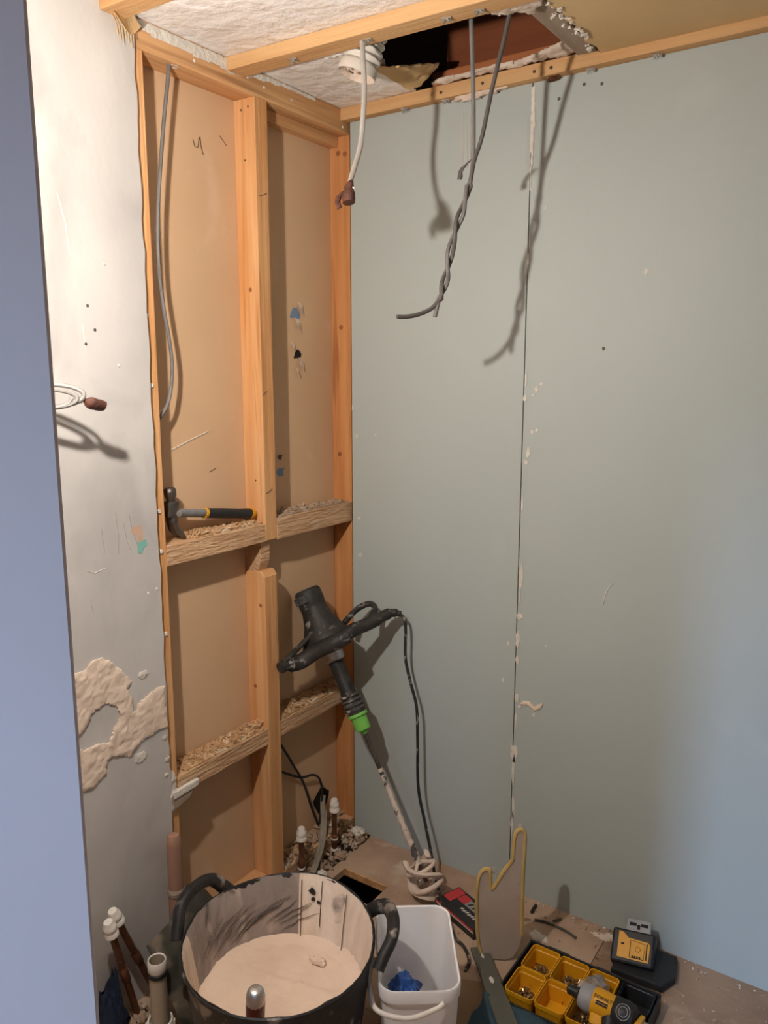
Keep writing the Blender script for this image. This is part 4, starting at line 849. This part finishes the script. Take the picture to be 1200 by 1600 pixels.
# ---- screw organiser with yellow bins
t = thing('screw_organizer', (.92, -.337, 0), 'black organiser case holding six yellow screw bins', 'organizer')
tr = MB(); tr.box((.752, -.452, .001), (1.098, -.222, .006)); tr.box((.752, -.228, .006), (1.098, -.222, .052)); tr.box((.752, -.452, .006), (1.098, -.446, .046)); tr.box((.752, -.446, .006), (.758, -.228, .050)); tr.box((1.092, -.446, .006), (1.098, -.228, .046))
ct_ = tr.build('case_tray', 'black_clean', t, bevel=.002)
for (x0, x1) in ((.80, .86), (.93, .985)): MB().box((x0, -.222, .018), (x1, -.214, .048)).build('case_latch', 'black_clean', ct_, bevel=.002)
def ybin(x0, y1, dx=.0765, dy=.0945, m_='yellow_plastic', zt=.061):
    cx, cy = x0 + dx / 2, y1 - dy / 2
    def lp_(hw, hd, rad, zz):
        out = []
        for (ex, ey, a0) in ((hw - rad, hd - rad, 0), (-hw + rad, hd - rad, 90), (-hw + rad, -hd + rad, 180), (hw - rad, -hd + rad, 270)):
            for k in range(4):
                a = R(a0 + 30 * k); out.append(V((cx + ex + rad * math.cos(a), cy + ey + rad * math.sin(a), zz)))
        return out
    hw, hd = dx / 2 - .0003, dy / 2 - .0003
    b = loft([lp_(hw - .005, hd - .005, .008, .0065), lp_(hw - .002, hd - .002, .010, .048), lp_(hw, hd, .011, .049), lp_(hw, hd, .011, zt), lp_(hw - .0022, hd - .0022, .0095, zt), lp_(hw - .0026, hd - .0026, .0095, .049), lp_(hw - .0045, hd - .0045, .008, .047), lp_(hw - .007, hd - .007, .007, .0085)], True, True).build('bin', m_, t)
    return cx, cy
BC = []
for row in range(2):
    for c_ in range(3): BC.append(ybin(.7715 + .0778 * c_, -.243 - .0962 * row))
ybin(1.0085, -.232, .082, .085, 'black_clean', .055); 
def screw_mesh():
    m = MB(); m.tube([(0, 0, -.012), (0, 0, .008)], [.0006, .0014], 5); m.lathe([(.0014, .008), (.0034, .0115), (.0005, .0118)], n=7)
    return m
def screws(cx, cy, n, seed, lab, hw=.024, hd=.030):
    r = random.Random(seed); m = MB(); base = screw_mesh()
    for _ in range(n):
        d = V((r.gauss(0, 1), r.gauss(0, 1), r.gauss(0, .5))).normalized(); q = d.to_track_quat('Z', 'Y')
        x, y = max(-1, min(1, r.gauss(0, .42))), max(-1, min(1, r.gauss(0, .42)))
        o = V((cx + hw * x, cy + hd * y, .013 + .022 * r.random() * (1.25 - max(abs(x), abs(y))))); m.add([o + q @ (p * 1.45) for p in base.v], base.f)
    m.build('screw_pile', 'screw_metal', None, lab, 'screws', kind='stuff')
screws(BC[0][0] + .004, BC[0][1] - .012, 130, 1, 'small pile of brass screws in the rear left yellow bin')
screws(BC[1][0] + .006, BC[1][1] - .010, 240, 2, 'heap of brass screws in the rear middle yellow bin')
screws(BC[3][0] + .004, BC[3][1] - .012, 110, 3, 'few brass screws in the front left yellow bin')
screws(BC[5][0] + .0, BC[5][1] + .0, 320, 4, 'big heap of brass screws in the front right yellow bin')
screws(BC[2][0] - .004, BC[2][1] + .004, 90, 5, 'screws inside the clear plastic bag in the rear right bin', .018, .02)
# clear bag in rear right bin
bcx, bcy = BC[2]
def bag(u, v):
    a = 2 * math.pi * v; th = math.pi * u; d = V((math.sin(th) * math.cos(a), math.sin(th) * math.sin(a), math.cos(th)))
    k = 1 + .30 * noise.noise(d * 2.4 + V((3, 1, 0))) + .15 * noise.noise(d * 6)
    return V((bcx - .004, bcy - .008, .052)) + V((d.x * .030, d.y * .034, d.z * .031)) * k
MB().grid(bag, 16, 26).build('clear_bag', 'clear_film', None, 'crumpled clear plastic bag of fixings in the rear right bin', 'bag', smooth=True)
MB().grid(lambda u, v: V((bcx - .04 + .05 * u, bcy - .050 + .022 * v - .01 * u, .070 + .010 * noise.noise(V((u * 3, v * 3, 7))) + .012 * v)), 8, 5).build('bag_flap', 'clear_film', None, 'loose flap of clear plastic below the bag, across two yellow bins', 'bag', smooth=True, solid=.0006)

# ---- yellow and black cordless tool lying on the bins
t = thing('cordless_tool', (1.02, -.375, .062), 'yellow and black cordless power tool lying across the front right bins', 'power tool')
ta = V((.93, .02, -.06)).normalized(); tb = V((0, 0, 1)); tb = (tb - ta * tb.dot(ta)).normalized(); tc_ = ta.cross(tb)
o0 = V((.978, -.384, .094))
MB().lathe([(.020, -.030), (.026, -.028), (.031, -.012), (.032, .0), (.030, .004)], o0, ta, 24, True).build('grey_ring', 'bracket_grey', t, smooth=True)
MB().lathe([(.004, -.062), (.011, -.058), (.013, -.034), (.022, -.029)], o0, ta, 18, True).build('nose_chuck', 'black_clean', t, smooth=True)
yh_ = MB().lathe([(.028, .0), (.031, .003), (.0325, .012), (.0325, .040), (.030, .054)], o0, ta, 24, True).build('yellow_housing', 'yellow_plastic', t, smooth=True)
mv_ = MB().lathe([(.030, .050), (.034, .054), (.0345, .080), (.031, .098), (.020, .104)], o0, ta, 24, True).build('motor_cover', 'black_clean', t, smooth=True)
for k, dz in enumerate((0, .007, .014)):
    th0 = .55; pts = []
    cxx = ta * .077; rr0 = .0352
    for j in range(21):
        a = 2 * math.pi * j / 20; u_ = (.017 - k * .006) * math.cos(a); v_ = (.0095 - k * .0035) * math.sin(a) / .034
        # grille ring follows the curved cover, turned towards the camera
        ang = R(38) + v_ * 1.8 
        pts.append(o0 + ta * (.077 + u_ * .9) + (tb * math.cos(ang) - tc_ * math.sin(ang) * (-1)) * rr0)
    if k < 2: MB().tube(pts, .0012, 6, False).build('grille_ring', 'grille_grey', mv_, smooth=True)
# grip running down towards the camera, battery foot
gd = (V((.12, -.85, -.45))).normalized()
MB().tube([o0 + ta * .045, o0 + ta * .05 + gd * .05, o0 + ta * .055 + gd * .10], [.024, .020, .018], 14).build('handle', 'black_clean', t, smooth=True)
MB().obox(o0 + ta * .018 + gd * .036 + tb * .0, ta * .016, gd * .018, gd.cross(ta).normalized() * .013).build('yellow_handle_shell', 'yellow_plastic', t, bevel=.006)
MB().obox(o0 + ta * .113 + V((0, -.012, -.012)), ta * .006, V((0, .03, -.01)), V((0, .008, .024))).build('yellow_end', 'yellow_plastic', t, bevel=.003)
MB().lathe([(.008, 0), (.008, .012), (.005, .014)], o0 + ta * .118 + V((0, .004, -.004)), ta, 14, True).build('end_knob', 'wood_grey', t, smooth=True)
# lettering on the housing, facing up towards the camera
nn_ = (tb * .80 + V((.0, -.6, 0))).normalized(); nn_ = (nn_ - ta * nn_.dot(ta)).normalized(); yy_ = nn_.cross(ta)
MT = Matrix((ta, yy_, nn_)).transposed().to_4x4(); MT.translation = o0 + ta * .028 + nn_ * .0330 + yy_ * .006
ngon_text('DEWALT', .0105, 'ink_black', yh_, MT)
for k in range(2): MB().obox(o0 + ta * .028 + nn_ * .0322 - yy_ * (.003 + .0050 * k), ta * .014, yy_ * .0018, nn_ * .0008).build('print_bar', 'ink_black', yh_)
# ---- black charger with yellow label and grey bracket
c0 = V((1.0, -.105, 0))
t = thing('battery_charger', tuple(c0), 'black boxy charger with yellow label and grey bracket against the green wall foot', 'charger')
cu = V((.97, .12, .10)).normalized(); cn = V((.02, -.60, .80)); cn = (cn - cu * cn.dot(cu)).normalized(); cv = cn.cross(cu)
co = V((.992, -.096, .042))
MB().obox(co, cu * .055, cv * .043, cn * .020).build('charger_body', 'black_clean', t, bevel=.006)
yl_ = MB().prism([co + cu * a + cv * b + cn * .0202 for a, b in ((-.038, -.030), (.042, -.032), (.044, .012), (.038, .018), (-.012, .021), (-.026, .033), (-.038, .035))], cn * .0008).build('yellow_label', 'yellow_plastic', t)
fr = [co + cu * a + cv * b + cn * .0212 for a, b in ((-.006, -.026), (.030, -.027), (.031, .012), (-.006, .017), (-.006, -.026))]
MB().tube(fr, .0009, 4).build('label_frame', 'ink_black', yl_)
for k in range(4): MB().obox(co + cu * (.002 + .006 * k) + cv * (-.024) + cn * .0212, cu * .0022, cv * .003, cn * .0003).build('print_mark', 'ink_black', yl_)
MB().obox(co + cu * .036 + cv * -.006 + cn * .0212, cu * .0016, cv * .020, cn * .0003).build('print_mark', 'ink_black', yl_)
MB().lathe([(.006, 0), (.0068, .0004), (.0068, .0008), (.006, .001)], co + cu * .014 + cv * -.004 + cn * .0208, cn, 16).build('print_mark', 'ink_black', yl_)
MB().obox(co + cu * -.026 + cv * .004 + cn * .0212, cu * .004, cv * .0022, cn * .0003).build('print_mark', 'ink_black', yl_)
gb = MB(); bo = co + cv * .058 + cu * .008 - cn * .004
gb.obox(bo, cu * .032, cv * .018, cn * .012); gk_ = gb.build('grey_bracket', 'bracket_grey', t, bevel=.003)
for k in (-1, 1): MB().obox(bo + cu * .015 * k + cv * .004 + cn * .0122, cu * .009, cv * .004, cn * .0006).build('bracket_slot', 'ink_black', gk_)
MB().obox(bo + cn * .0122 - cv * .002, cu * .004, cv * .006, cn * .0006).build('bracket_slot', 'ink_black', gk_)
MB().prism([(.955, -.172, .001), (1.085, -.160, .001), (1.105, -.110, .001), (1.09, -.03, .001), (.955, -.04, .001)], (0, 0, .022)).build('charger_foot', 'black_clean', t, bevel=.004)
for o in bpy.data.objects:
    if '_o' in o: del o['_o']
